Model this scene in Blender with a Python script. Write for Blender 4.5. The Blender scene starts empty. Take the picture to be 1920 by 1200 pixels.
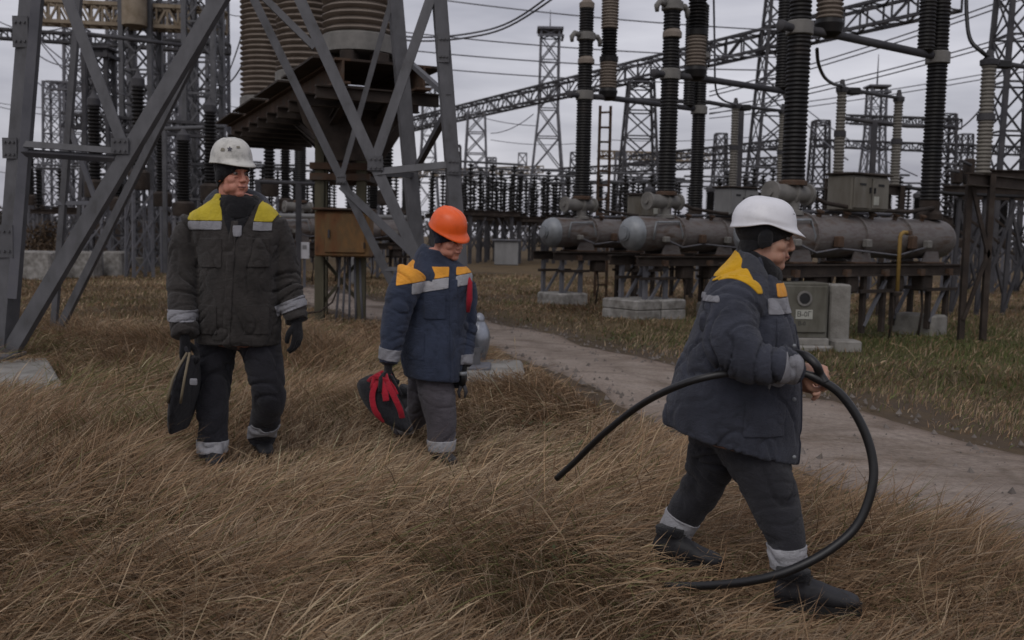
import bpy, bmesh, math, random
import numpy as np
from mathutils import Vector, Matrix, noise as mnoise

random.seed(7)
rng = np.random.default_rng(7)
scene = bpy.context.scene
col = scene.collection

# ------------------------------------------------------------------ camera, sky, sun, exposure
CAM_H = 1.4
FPX = 1867.0                      # focal length in pixels of the 1920 px wide photograph
PITCH = math.radians(-4.9)
ROLL = 0.020
CAM_R = Matrix.Rotation(math.pi / 2 + PITCH, 3, 'X') @ Matrix.Rotation(ROLL, 3, 'Z')
cam_d = bpy.data.cameras.new('camera')
cam = bpy.data.objects.new('camera', cam_d)
col.objects.link(cam)
cam_d.sensor_width = 36.0
cam_d.lens = FPX * 36.0 / 1920.0
cam_d.clip_start = 0.05
cam_d.clip_end = 3000
cam_d.dof.use_dof = True
cam_d.dof.focus_distance = 4.9
cam_d.dof.aperture_fstop = 3.5
m4 = CAM_R.to_4x4()
m4.translation = (0, 0, CAM_H)
cam.matrix_world = m4
scene.camera = cam

SUN_EL, SUN_ROT = math.radians(48), math.radians(200)
world = bpy.data.worlds.new("World")
scene.world = world
world.use_nodes = True
wn, wl = world.node_tree.nodes, world.node_tree.links
wn.clear()
w_out = wn.new('ShaderNodeOutputWorld')
w_bg = wn.new('ShaderNodeBackground')
w_bg.inputs['Strength'].default_value = 0.1
w_sky = wn.new('ShaderNodeTexSky')
w_sky.sky_type = 'NISHITA'
w_sky.sun_disc = False
w_sky.sun_elevation = SUN_EL
w_sky.sun_rotation = SUN_ROT
w_sky.air_density = 1.0
w_sky.dust_density = 4.0
w_tc = wn.new('ShaderNodeTexCoord')
w_map = wn.new('ShaderNodeMapping')
w_map.inputs['Scale'].default_value = (1.0, 1.0, 5.0)
w_map.inputs['Rotation'].default_value = (0, 0.12, 0.3)
w_n1 = wn.new('ShaderNodeTexNoise')
w_n1.inputs['Scale'].default_value = 2.3
w_n1.inputs['Detail'].default_value = 5.0
w_n1.inputs['Roughness'].default_value = 0.52
w_ramp = wn.new('ShaderNodeValToRGB')
w_ramp.color_ramp.elements[0].position = 0.30
w_ramp.color_ramp.elements[0].color = (2.1, 2.08, 2.5, 1)
w_ramp.color_ramp.elements[1].position = 0.68
w_ramp.color_ramp.elements[1].color = (5.7, 5.62, 6.05, 1)
w_mix = wn.new('ShaderNodeMixRGB')
w_mix.inputs['Fac'].default_value = 0.9
wl.new(w_tc.outputs['Generated'], w_map.inputs['Vector'])
wl.new(w_map.outputs['Vector'], w_n1.inputs['Vector'])
wl.new(w_n1.outputs['Fac'], w_ramp.inputs['Fac'])
wl.new(w_sky.outputs['Color'], w_mix.inputs['Color1'])
wl.new(w_ramp.outputs['Color'], w_mix.inputs['Color2'])
wl.new(w_mix.outputs['Color'], w_bg.inputs['Color'])
wl.new(w_bg.outputs['Background'], w_out.inputs['Surface'])

sun_d = bpy.data.lights.new('sun', 'SUN')
sun_d.energy = 0.5
sun_d.angle = math.radians(35)
sun_d.color = (1.0, 0.97, 0.93)
sun = bpy.data.objects.new('sun', sun_d)
col.objects.link(sun)
# light travels from behind the camera's left shoulder, high up
_dir = Vector((math.sin(SUN_ROT) * math.cos(SUN_EL), math.cos(SUN_ROT) * math.cos(SUN_EL), math.sin(SUN_EL)))
sun.rotation_euler = _dir.to_track_quat('Z', 'Y').to_euler()

scene.view_settings.view_transform = 'Standard'
scene.view_settings.look = 'None'
scene.view_settings.gamma = 1.0
scene.view_settings.exposure = 0.37
try:
    scene.view_settings.use_curve_mapping = False
except Exception:
    pass
scene.render.engine = 'CYCLES'
scene.cycles.use_denoising = True
scene.cycles.max_bounces = 5
scene.cycles.diffuse_bounces = 3

# ------------------------------------------------------------------ photo geometry helpers
def ray(px, py):
    return CAM_R @ Vector(((px - 960.0) / FPX, (600.0 - py) / FPX, -1.0))

def P(px, py, Y):
    """World point that sits at distance Y in front of the camera."""
    v = ray(px, py)
    return Vector((0, 0, CAM_H)) + v * (Y / v.y)

def G(px, py):
    """World point on the ground."""
    v = ray(px, py)
    return Vector((0, 0, CAM_H)) + v * (-CAM_H / v.z)

def gz(x, y):
    a = 0.035 * math.sin(x * 0.9 + 1.3) * math.cos(y * 0.7 - 0.4) + 0.025 * math.sin(x * 2.1 - y * 1.3)
    if y > 14:
        a *= max(0.0, 1 - (y - 14) / 12)
    return a

def gz_np(x, y):
    a = 0.035 * np.sin(x * 0.9 + 1.3) * np.cos(y * 0.7 - 0.4) + 0.025 * np.sin(x * 2.1 - y * 1.3)
    return a * np.clip(1 - (y - 14) / 12, 0, 1)

def on_ground(px, Y):
    p = P(px, 600, Y)
    return Vector((p.x, Y, gz(p.x, Y)))

# ------------------------------------------------------------------ mesh builder
class MB:
    def __init__(self):
        self.v, self.f = [], []

    def add(self, verts, faces):
        n = len(self.v)
        self.v.extend([tuple(q) for q in verts])
        self.f.extend([tuple(i + n for i in fc) for fc in faces])
        return self

    def box(self, c, s, rot=None):
        c = Vector(c)
        vs = []
        for z in (-.5, .5):
            for y in (-.5, .5):
                for x in (-.5, .5):
                    q = Vector((x * s[0], y * s[1], z * s[2]))
                    if rot is not None:
                        q = rot @ q
                    vs.append(c + q)
        return self.add(vs, [(0, 2, 3, 1), (4, 5, 7, 6), (0, 1, 5, 4), (2, 6, 7, 3), (0, 4, 6, 2), (1, 3, 7, 5)])

    def bbox(self, c, s, b=0.02, rot=None):
        """bevelled box"""
        c = Vector(c)
        hx, hy, hz = s[0] / 2, s[1] / 2, s[2] / 2
        b = min(b, hx * .9, hy * .9, hz * .9)
        ring = [(hx - b, hy), (-hx + b, hy), (-hx, hy - b), (-hx, -hy + b), (-hx + b, -hy), (hx - b, -hy), (hx, -hy + b), (hx, hy - b)]
        ins = [(x * (hx - b) / hx, y * (hy - b) / hy) for x, y in ring]
        rows = [(ins, -hz), (ring, -hz + b), (ring, hz - b), (ins, hz)]
        vs = []
        for rr, z in rows:
            for x, y in rr:
                q = Vector((x, y, z))
                if rot is not None:
                    q = rot @ q
                vs.append(c + q)
        fs = [tuple(range(7, -1, -1)), tuple(range(24, 32))]
        for k in range(3):
            for i in range(8):
                j = (i + 1) % 8
                fs.append((k * 8 + i, k * 8 + j, (k + 1) * 8 + j, (k + 1) * 8 + i))
        return self.add(vs, fs)

    def prism(self, poly, p0, p1, u, w):
        """extrude a 2D polygon (along u, w) from p0 to p1"""
        n = len(poly)
        vs = [p0 + u * a + w * b for a, b in poly] + [p1 + u * a + w * b for a, b in poly]
        fs = [tuple(range(n - 1, -1, -1)), tuple(range(n, 2 * n))]
        for i in range(n):
            j = (i + 1) % n
            fs.append((i, j, n + j, n + i))
        return self.add(vs, fs)

    def _frame(self, p0, p1, face):
        d = (p1 - p0).normalized()
        f = Vector(face)
        w = f - d * f.dot(d)
        if w.length < 1e-4:
            w = d.orthogonal()
        w.normalize()
        u = d.cross(w).normalized()
        return d, u, w

    def bar(self, p0, p1, a, b, face=(0, -1, 0)):
        """rectangular bar a wide (across), b deep (along face)"""
        p0, p1 = Vector(p0), Vector(p1)
        d, u, w = self._frame(p0, p1, face)
        a, b = a / 2, b / 2
        return self.prism([(-a, -b), (a, -b), (a, b), (-a, b)], p0, p1, u, w)

    def angle(self, p0, p1, s, t=0.012, face=(0, -1, 0), flip=1, depth=None):
        """rolled L-section: one flange faces 'face', the other runs back from its edge"""
        p0, p1 = Vector(p0), Vector(p1)
        d, u, w = self._frame(p0, p1, face)
        u = u * flip
        dp = s if depth is None else depth
        h = s / 2
        poly = [(-h, 0), (h, 0), (h, -t), (-h + t, -t), (-h + t, -dp), (-h, -dp)]
        if flip < 0:
            poly = poly[::-1]
        return self.prism(poly, p0, p1, u, w)

    def ibeam(self, p0, p1, h, b, t=0.02, up=(0, 0, 1)):
        p0, p1 = Vector(p0), Vector(p1)
        d, u, w = self._frame(p0, p1, up)
        h, b, t2 = h / 2, b / 2, t / 2
        poly = [(-b, -h), (b, -h), (b, -h + t), (t2, -h + t), (t2, h - t), (b, h - t), (b, h), (-b, h), (-b, h - t), (-t2, h - t), (-t2, -h + t), (-b, -h + t)]
        return self.prism(poly, p0, p1, u, w)

    def tube(self, path, r, seg=8, cap=True):
        path = [Vector(q) for q in path]
        n = len(path)
        rr = r if hasattr(r, '__len__') else [r] * n
        prev = None
        vs, fs = [], []
        for i, q in enumerate(path):
            t = (path[min(i + 1, n - 1)] - path[max(i - 1, 0)]).normalized()
            if prev is None:
                u = t.orthogonal().normalized()
            else:
                u = (prev - t * prev.dot(t)).normalized()
            prev = u
            w = t.cross(u)
            for k in range(seg):
                a = 2 * math.pi * k / seg
                vs.append(q + (u * math.cos(a) + w * math.sin(a)) * rr[i])
        for i in range(n - 1):
            for k in range(seg):
                j = (k + 1) % seg
                fs.append((i * seg + k, i * seg + j, (i + 1) * seg + j, (i + 1) * seg + k))
        if cap:
            fs.append(tuple(range(seg - 1, -1, -1)))
            fs.append(tuple((n - 1) * seg + k for k in range(seg)))
        return self.add(vs, fs)

    def lathe(self, prof, base=(0, 0, 0), axis=(0, 0, 1), seg=16, close=True):
        """profile = [(radius, distance along axis)]"""
        base = Vector(base)
        d = Vector(axis).normalized()
        u = d.orthogonal().normalized()
        w = d.cross(u)
        n = len(prof)
        vs, fs = [], []
        for r, z in prof:
            for k in range(seg):
                a = 2 * math.pi * k / seg
                vs.append(base + d * z + (u * math.cos(a) + w * math.sin(a)) * r)
        for i in range(n - 1):
            for k in range(seg):
                j = (k + 1) % seg
                fs.append((i * seg + k, i * seg + j, (i + 1) * seg + j, (i + 1) * seg + k))
        if close:
            fs.append(tuple(range(seg - 1, -1, -1)))
            fs.append(tuple((n - 1) * seg + k for k in range(seg)))
        return self.add(vs, fs)

    def ellipsoid(self, c, r, M=None, seg=16, rings=10):
        c = Vector(c)
        vs = [(0, 0, -1)]
        for i in range(1, rings):
            ph = -math.pi / 2 + math.pi * i / rings
            for k in range(seg):
                a = 2 * math.pi * k / seg
                vs.append((math.cos(ph) * math.cos(a), math.cos(ph) * math.sin(a), math.sin(ph)))
        vs.append((0, 0, 1))
        out = []
        for x, y, z in vs:
            q = c + Vector((x * r[0], y * r[1], z * r[2]))
            out.append(M @ q if M is not None else q)
        fs = []
        for k in range(seg):
            j = (k + 1) % seg
            fs.append((0, 1 + j, 1 + k))
            top = len(vs) - 1
            b = 1 + (rings - 2) * seg
            fs.append((b + k, b + j, top))
        for i in range(rings - 2):
            for k in range(seg):
                j = (k + 1) % seg
                a = 1 + i * seg
                fs.append((a + k, a + j, a + seg + j, a + seg + k))
        return self.add(out, fs)

    def loft(self, rings, sub=4, nseg=28, cap=0.25):
        """rings: list of (centre, u_vec, v_vec) ellipses, smoothed with Catmull-Rom"""
        R = []
        n = len(rings)
        for i in range(n - 1):
            a, b, c, d = rings[max(i - 1, 0)], rings[i], rings[i + 1], rings[min(i + 2, n - 1)]
            for s in range(sub):
                t = s / sub
                R.append(tuple(0.5 * ((2 * b[k]) + (-a[k] + c[k]) * t + (2 * a[k] - 5 * b[k] + 4 * c[k] - d[k]) * t * t + (-a[k] + 3 * b[k] - 3 * c[k] + d[k]) * t ** 3) for k in range(3)))
        R.append(rings[-1])
        vs, fs = [], []
        for c, u, w in R:
            for k in range(nseg):
                a = 2 * math.pi * k / nseg
                vs.append(c + u * math.cos(a) + w * math.sin(a))
        m = len(R)
        for i in range(m - 1):
            for k in range(nseg):
                j = (k + 1) % nseg
                fs.append((i * nseg + k, i * nseg + j, (i + 1) * nseg + j, (i + 1) * nseg + k))
        e0 = R[0][0] - (R[1][0] - R[0][0]).normalized() * cap * min(R[0][1].length, R[0][2].length)
        e1 = R[-1][0] + (R[-1][0] - R[-2][0]).normalized() * cap * min(R[-1][1].length, R[-1][2].length)
        b = len(vs)
        vs += [e0, e1]
        for k in range(nseg):
            j = (k + 1) % nseg
            fs.append((b, j, k))
            fs.append((b + 1, (m - 1) * nseg + k, (m - 1) * nseg + j))
        return self.add(vs, fs)

    def limb(self, pts, radii, sub=5, nseg=20, cap=0.8, flat=1.0, flat_dir=(0, 1, 0)):
        """round limb through pts; radius across flat_dir scaled by flat"""
        n = len(pts)
        pts = [Vector(q) for q in pts]
        rings = []
        prev = None
        for i in range(n):
            t = (pts[min(i + 1, n - 1)] - pts[max(i - 1, 0)]).normalized()
            w = Vector(flat_dir)
            w = (w - t * w.dot(t))
            if w.length < .2:
                w = prev - t * prev.dot(t) if prev is not None else t.orthogonal()
            w.normalize()
            prev = w
            u = t.cross(w)
            rings.append((pts[i], u * radii[i], w * radii[i] * flat))
        return self.loft(rings, sub, nseg, cap)

    def mesh(self, name, origin=(0, 0, 0), smooth=False):
        me = bpy.data.meshes.new(name)
        o = Vector(origin)
        me.from_pydata([(q[0] - o.x, q[1] - o.y, q[2] - o.z) for q in self.v], [], self.f)
        if smooth:
            me.polygons.foreach_set('use_smooth', [True] * len(me.polygons))
        me.update()
        return me


def wpos(o):
    p = Vector(o.location)
    while o.parent:
        o = o.parent
        p += Vector(o.location)
    return p

def link(name, me, mat, parent=None, origin=None):
    o = bpy.data.objects.new(name, me)
    col.objects.link(o)
    if mat is not None and not me.materials:
        me.materials.append(mat)
    if parent is not None:
        o.parent = parent
    elif origin is not None:
        o.location = origin
    return o

def part(name, mb, mat, parent, smooth=False, local=False, label=None, kind=None):
    """mesh part under its thing; mb is in world coordinates unless local"""
    me = mb.mesh(name, (0, 0, 0) if local else wpos(parent), smooth)
    if smooth == 'auto':
        auto_smooth(me)
    o = link(name, me, mat, parent)
    if label:
        o['label'] = label
    if kind:
        o['kind'] = kind
    return o

def auto_smooth(me, ang=35):
    bm = bmesh.new()
    bm.from_mesh(me)
    lim = math.radians(ang)
    for e in bm.edges:
        if len(e.link_faces) == 2 and e.calc_face_angle(0) > lim:
            e.smooth = False
    for f in bm.faces:
        f.smooth = True
    bm.to_mesh(me)
    bm.free()

def thing(name, label, cat, loc=(0, 0, 0), group=None, rz=0.0):
    o = bpy.data.objects.new(name, None)
    o.empty_display_size = 0.2
    col.objects.link(o)
    o.location = loc
    o.rotation_euler = (0, 0, rz)
    tag(o, label, cat, group)
    return o

def tag(o, label=None, cat=None, group=None, kind=None):
    if label: o['label'] = label
    if cat: o['category'] = cat
    if group: o['group'] = group
    if kind: o['kind'] = kind
    return o

def mono(name, mb, mat, label, cat, origin, group=None, smooth=False):
    """a thing that is one mesh"""
    me = mb.mesh(name, origin, smooth)
    if smooth == 'auto':
        auto_smooth(me)
    o = link(name, me, mat, None, origin)
    return tag(o, label, cat, group)

def copy_tree(o, parent=None):
    c = o.copy()
    col.objects.link(c)
    c.parent = parent
    for ch in list(o.children):
        copy_tree(ch, c)
    return c

# ------------------------------------------------------------------ materials
def new_mat(name, rough=0.8, metal=0.0, spec=0.5):
    m = bpy.data.materials.new(name)
    m.use_nodes = True
    nt = m.node_tree
    b = nt.nodes['Principled BSDF']
    b.inputs['Roughness'].default_value = rough
    b.inputs['Metallic'].default_value = metal
    if 'Specular IOR Level' in b.inputs:
        b.inputs['Specular IOR Level'].default_value = spec
    return m, nt, b

def add_bump(nt, b, src, strength, dist):
    bp = nt.nodes.new('ShaderNodeBump')
    bp.inputs['Strength'].default_value = strength
    bp.inputs['Distance'].default_value = dist
    nt.links.new(src, bp.inputs['Height'])
    nt.links.new(bp.outputs['Normal'], b.inputs['Normal'])

def noise_node(nt, scale, detail=4, rough=0.55, stretch=None, coord='Object'):
    tc = nt.nodes.new('ShaderNodeTexCoord')
    n = nt.nodes.new('ShaderNodeTexNoise')
    n.inputs['Scale'].default_value = scale
    n.inputs['Detail'].default_value = detail
    n.inputs['Roughness'].default_value = rough
    if stretch:
        mp = nt.nodes.new('ShaderNodeMapping')
        mp.inputs['Scale'].default_value = stretch
        nt.links.new(tc.outputs[coord], mp.inputs['Vector'])
        nt.links.new(mp.outputs['Vector'], n.inputs['Vector'])
    else:
        nt.links.new(tc.outputs[coord], n.inputs['Vector'])
    return n

def ramp(nt, src, stops):
    r = nt.nodes.new('ShaderNodeValToRGB')
    els = r.color_ramp.elements
    els[0].position, els[0].color = stops[0][0], (*stops[0][1], 1)
    els[1].position, els[1].color = stops[-1][0], (*stops[-1][1], 1)
    for p, c in stops[1:-1]:
        e = els.new(p)
        e.color = (*c, 1)
    nt.links.new(src, r.inputs['Fac'])
    return r

def mat_mottled(name, stops, scale=6, rough=0.8, metal=0.0, stretch=None, bump=0.15, bdist=0.01, bscale=40, detail=5, spec=0.4):
    m, nt, b = new_mat(name, rough, metal, spec)
    n = noise_node(nt, scale, detail, 0.6, stretch)
    r = ramp(nt, n.outputs['Fac'], stops)
    nt.links.new(r.outputs['Color'], b.inputs['Base Color'])
    if bump:
        n2 = noise_node(nt, bscale, 4, 0.6)
        add_bump(nt, b, n2.outputs['Fac'], bump, bdist)
    return m

def mat_fabric(name, c, var=0.25, rough=0.9, weave=260):
    m, nt, b = new_mat(name, rough, 0, 0.25)
    lo = tuple(x * (1 - var) for x in c)
    hi = tuple(x * (1 + var) for x in c)
    n = noise_node(nt, 9, 5, 0.65)
    r = ramp(nt, n.outputs['Fac'], [(0.3, lo), (0.7, hi)])
    nt.links.new(r.outputs['Color'], b.inputs['Base Color'])
    n2 = noise_node(nt, 38, 8, 0.72, (1, 1, 1.7))
    add_bump(nt, b, n2.outputs['Fac'], 0.75, 0.013)
    if 'Sheen Weight' in b.inputs:
        b.inputs['Sheen Weight'].default_value = 0.12
    return m

def mat_plain(name, c, rough=0.6, metal=0.0, var=0.12, scale=12, spec=0.5):
    lo = tuple(x * (1 - var) for x in c)
    hi = tuple(x * (1 + var) for x in c)
    return mat_mottled(name, [(0.3, lo), (0.7, hi)], scale, rough, metal, bump=0.08, spec=spec)

M = {}
M['steel'] = mat_mottled('galvanised_steel', [(0.22, (.055, .053, .052)), (0.40, (.088, .088, .094)), (0.58, (.108, .108, .116)), (0.72, (.125, .125, .133)), (0.85, (.16, .158, .16))], 7.5, 0.62, 0.25, (1, 1, .5), 0.1)
M['steel_old_or_hazed'] = mat_mottled('weathered_or_hazed_steel', [(0.3, (.09, .092, .105)), (0.6, (.14, .14, .155)), (0.8, (.16, .135, .11))], 2.5, 0.75, 0.1, None, 0.15)  # weathered steel up close; its paler blue-grey imitates haze on far lattice
M['steel_dark'] = mat_mottled('dark_steel', [(0.3, (.035, .035, .042)), (0.7, (.075, .072, .075))], 3, 0.75, 0.1)
M['rust'] = mat_mottled('rusted_steel', [(0.25, (.035, .022, .016)), (0.5, (.085, .05, .032)), (0.68, (.065, .057, .048)), (0.85, (.125, .11, .09))], 4.5, 0.9, 0.0, None, 0.3)
M['rust_dark'] = mat_mottled('dark_rusted_steel', [(0.3, (.018, .014, .012)), (0.55, (.040, .029, .023)), (0.8, (.062, .054, .047))], 4, 0.9, 0.0, None, 0.3)
M['rust_box'] = mat_mottled('rusty_painted_sheet', [(0.24, (.045, .022, .012)), (0.40, (.14, .062, .025)), (0.53, (.13, .08, .036)), (0.66, (.19, .10, .038)), (0.82, (.24, .20, .15))], 4.2, 0.85, 0.0, (1, 1, .45), 0.3)
M['olive_steel'] = mat_mottled('mossy_steel', [(0.3, (.055, .052, .035)), (0.6, (.10, .09, .06)), (0.8, (.085, .05, .03))], 4, 0.9, 0.0, (1, 1, .3), 0.2)
M['porc_black'] = mat_mottled('black_porcelain', [(0.3, (.007, .007, .008)), (0.6, (.014, .0125, .012)), (0.8, (.026, .02, .017))], 4, 0.5, 0.0, None, 0.05, spec=.3)
M['porc_brown'] = mat_mottled('brown_porcelain', [(0.3, (.022, .014, .011)), (0.7, (.045, .03, .024))], 5, 0.4, 0.0, None, 0.05)
M['porc_tan'] = mat_mottled('tan_porcelain', [(0.25, (.13, .105, .085)), (0.55, (.20, .165, .135)), (0.8, (.25, .21, .175))], 3, 0.6, 0.0, (1, 1, .35), 0.1)
M['porc_grey'] = mat_mottled('grey_porcelain', [(0.3, (.13, .12, .105)), (0.7, (.21, .195, .17))], 4, 0.6, 0.0, (1, 1, .3), 0.1)
M['tank'] = mat_mottled('weathered_tank_paint', [(0.24, (.045, .028, .018)), (0.36, (.115, .082, .066)), (0.48, (.165, .152, .145)), (0.58, (.125, .102, .095)), (0.68, (.19, .18, .172)), (0.85, (.28, .275, .27))], 3.8, 0.5, 0.2, (.6, 1, 2.2), 0.12)
M['tank_end'] = mat_mottled('pale_tank_end', [(0.3, (.17, .18, .19)), (0.7, (.30, .32, .34))], 4, 0.5, 0.3, None, 0.1)
M['collar'] = mat_mottled('grey_casting', [(0.3, (.14, .135, .125)), (0.7, (.22, .21, .195))], 6, 0.65, 0.1)
M['cab_grey'] = mat_mottled('grey_cabinet_paint', [(0.25, (.15, .15, .15)), (0.7, (.24, .24, .24)), (0.9, (.28, .27, .26))], 3, 0.7, 0.0, (1, 1, .4), 0.1)
M['cab_tan'] = mat_mottled('stained_cabinet_paint', [(0.25, (.09, .075, .055)), (0.55, (.15, .14, .12)), (0.8, (.20, .19, .165))], 4, 0.8, 0.0, (1, 1, .35), 0.15)
M['cab_olive'] = mat_mottled('olive_grey_cabinet', [(0.25, (.06, .055, .04)), (0.5, (.11, .105, .085)), (0.85, (.155, .15, .13))], 5, 0.8, 0.0, (1, 1, .4), 0.1)
M['concrete'] = mat_mottled('weathered_concrete', [(0.25, (.13, .12, .105)), (0.5, (.22, .21, .19)), (0.75, (.30, .29, .27))], 4, 0.95, 0.0, None, 0.5, 0.02, 30)
M['concrete_pale'] = mat_mottled('pale_concrete', [(0.25, (.09, .08, .07)), (0.45, (.21, .20, .185)), (0.58, (.30, .29, .275)), (0.75, (.36, .35, .335))], 5.5, 0.95, 0.0, None, 0.5, 0.02, 30)
M['wire'] = mat_plain('aluminium_cable', (.12, .12, .135), 0.6, 0.3)
M['rubber'] = mat_plain('black_rubber', (.012, .012, .013), 0.42, 0, .2, 8, .5)
M['black'] = mat_plain('black_paint', (.01, .01, .011), 0.6)
M['yellow_pipe'] = mat_mottled('faded_yellow_paint', [(0.3, (.20, .12, .03)), (0.7, (.32, .21, .06))], 8, 0.7)
M['plate'] = mat_plain('pale_plate', (.36, .36, .32), 0.7)
M['white_paint'] = mat_plain('white_paint', (.52, .52, .54), 0.6)
M['tan_beam'] = mat_mottled('tan_beam_paint', [(0.3, (.17, .13, .085)), (0.7, (.30, .25, .19))], 3, 0.85)
M['shrub'] = mat_mottled('brown_shrub', [(0.3, (.05, .035, .022)), (0.7, (.10, .065, .038))], 8, 0.95)
# ================================================================== GROUND AND ROAD
def interp_poly(pts, n):
    pts = [Vector((p.x, p.y, 0)) for p in pts]
    ln = [0.0]
    for a, b in zip(pts, pts[1:]):
        ln.append(ln[-1] + (b - a).length)
    out = []
    for i in range(n):
        t = ln[-1] * i / (n - 1)
        k = max(j for j in range(len(ln)) if ln[j] <= t + 1e-9)
        k = min(k, len(pts) - 2)
        u = (t - ln[k]) / (ln[k + 1] - ln[k])
        a, b, c, d = pts[max(k - 1, 0)], pts[k], pts[k + 1], pts[min(k + 2, len(pts) - 1)]
        out.append(0.5 * ((2 * b) + (c - a) * u + (2 * a - 5 * b + 4 * c - d) * u * u + (3 * b - a - 3 * c + d) * u ** 3))
    return out

ROAD_NEAR = interp_poly([G(2700, 1290), G(2300, 1160), G(1920, 1034), G(1500, 898), G(1250, 803), G(1100, 738), G(985, 682), G(890, 645), G(720, 606), G(560, 566), G(440, 535), G(330, 512)], 90)
ROAD_FAR = interp_poly([G(2900, 1130), G(2300, 955), G(1920, 850), G(1500, 737), G(1250, 684), G(1100, 641), G(1010, 616), G(930, 602), G(720, 564), G(560, 533), G(440, 515), G(330, 500)], 90)
RN = np.array([(p.x, p.y) for p in ROAD_NEAR])
RF = np.array([(p.x, p.y) for p in ROAD_FAR])
ROAD_POLY = np.vstack([RN, RF[::-1]])

def inside_poly(x, y, poly):
    x = np.asarray(x, float); y = np.asarray(y, float)
    res = np.zeros(x.shape, bool)
    n = len(poly)
    for i in range(n):
        x0, y0 = poly[i]; x1, y1 = poly[(i + 1) % n]
        c = ((y0 > y) != (y1 > y))
        with np.errstate(divide='ignore', invalid='ignore'):
            xi = x0 + (y - y0) / (y1 - y0 + 1e-12) * (x1 - x0)
        res ^= c & (x < xi)
    return res

def dist_pts(x, y, pts):
    d = np.full(np.shape(x), 1e9)
    for px, py in pts:
        d = np.minimum(d, (x - px) ** 2 + (y - py) ** 2)
    return np.sqrt(d)

def ground_mesh():
    xs = np.concatenate([[-400, -200, -100, -60, -40, -30], np.arange(-22, 22.01, 0.4), [30, 40, 60, 100, 200, 400]])
    ys = np.concatenate([[-40, -20, -8], np.arange(-2, 34.01, 0.4), [40, 50, 70, 100, 150, 250, 420]])
    X, Y = np.meshgrid(xs, ys)
    Z = gz_np(X, Y)
    nx, ny = len(xs), len(ys)
    vs = np.stack([X.ravel(), Y.ravel(), Z.ravel()], 1)
    fs = []
    for j in range(ny - 1):
        for i in range(nx - 1):
            a = j * nx + i
            fs.append((a, a + 1, a + nx + 1, a + nx))
    me = bpy.data.meshes.new('ground')
    me.from_pydata(vs.tolist(), [], fs)
    me.polygons.foreach_set('use_smooth', [True] * len(me.polygons))
    xx, yy = X.ravel(), Y.ravel()
    near = (np.abs(xx) < 40) & (yy > -3) & (yy < 45)
    d = np.full(len(xx), 9.0)
    d[near] = dist_pts(xx[near], yy[near], np.vstack([RN, RF]))
    mud = np.exp(-(d / 0.55) ** 2)
    for (mx, my, mr) in ((G(1200, 660).x, G(1200, 660).y, 1.3), (G(1740, 760).x, G(1740, 760).y, 1.1), (G(1480, 690).x, G(1480, 690).y, 1.0), (G(930, 560).x, G(930, 560).y, 2.5)):
        mud = np.maximum(mud, 0.9 * np.exp(-(((xx - mx) / (mr * 1.6)) ** 2 + ((yy - my) / mr) ** 2)))
    gx, gy = G(1780, 640).x, G(1780, 640).y
    green = np.exp(-(((xx - gx) / 3.6) ** 2 + ((yy - gy) / 4.0) ** 2))
    for nm, arr in (('mud', mud), ('green', green)):
        at = me.attributes.new(nm, 'FLOAT', 'POINT')
        at.data.foreach_set('value', arr.astype(np.float32))
    return me

gm, nt, b = new_mat('dry_meadow_ground', 0.95, 0, 0.2)
n1 = noise_node(nt, 0.55, 8, 0.7)
r1 = ramp(nt, n1.outputs['Fac'], [(0.3, (.06, .042, .025)), (0.48, (.115, .082, .046)), (0.62, (.145, .104, .058)), (0.78, (.095, .086, .036))])
n2 = noise_node(nt, 9, 6, 0.75, (1, .45, 1))
mixv = nt.nodes.new('ShaderNodeMixRGB'); mixv.blend_type = 'MULTIPLY'; mixv.inputs['Fac'].default_value = 0.75
r2 = ramp(nt, n2.outputs['Fac'], [(0.3, (.45, .43, .40)), (0.7, (1.25, 1.22, 1.15))])
nt.links.new(r1.outputs['Color'], mixv.inputs['Color1']); nt.links.new(r2.outputs['Color'], mixv.inputs['Color2'])
ag = nt.nodes.new('ShaderNodeAttribute'); ag.attribute_name = 'green'
mg = nt.nodes.new('ShaderNodeMixRGB'); mg.inputs['Color2'].default_value = (.065, .080, .024, 1)
mm = nt.nodes.new('ShaderNodeMath'); mm.operation = 'MULTIPLY'; mm.inputs[1].default_value = 0.75
nt.links.new(ag.outputs['Fac'], mm.inputs[0]); nt.links.new(mm.outputs[0], mg.inputs['Fac'])
nt.links.new(mixv.outputs['Color'], mg.inputs['Color1'])
am = nt.nodes.new('ShaderNodeAttribute'); am.attribute_name = 'mud'
n3 = noise_node(nt, 3.0, 6, 0.7)
mmul = nt.nodes.new('ShaderNodeMath'); mmul.operation = 'MULTIPLY'
nt.links.new(am.outputs['Fac'], mmul.inputs[0])
r3 = ramp(nt, n3.outputs['Fac'], [(0.35, (.3, .3, .3)), (0.6, (1, 1, 1))])
nt.links.new(r3.outputs['Color'], mmul.inputs[1])
md = nt.nodes.new('ShaderNodeMixRGB'); md.inputs['Color2'].default_value = (.075, .056, .042, 1)
nt.links.new(mmul.outputs[0], md.inputs['Fac']); nt.links.new(mg.outputs['Color'], md.inputs['Color1'])
nt.links.new(md.outputs['Color'], b.inputs['Base Color'])
add_bump(nt, b, n2.outputs['Fac'], 0.8, 0.05)
ground = link('ground', ground_mesh(), gm)
tag(ground, kind='structure')

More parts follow.
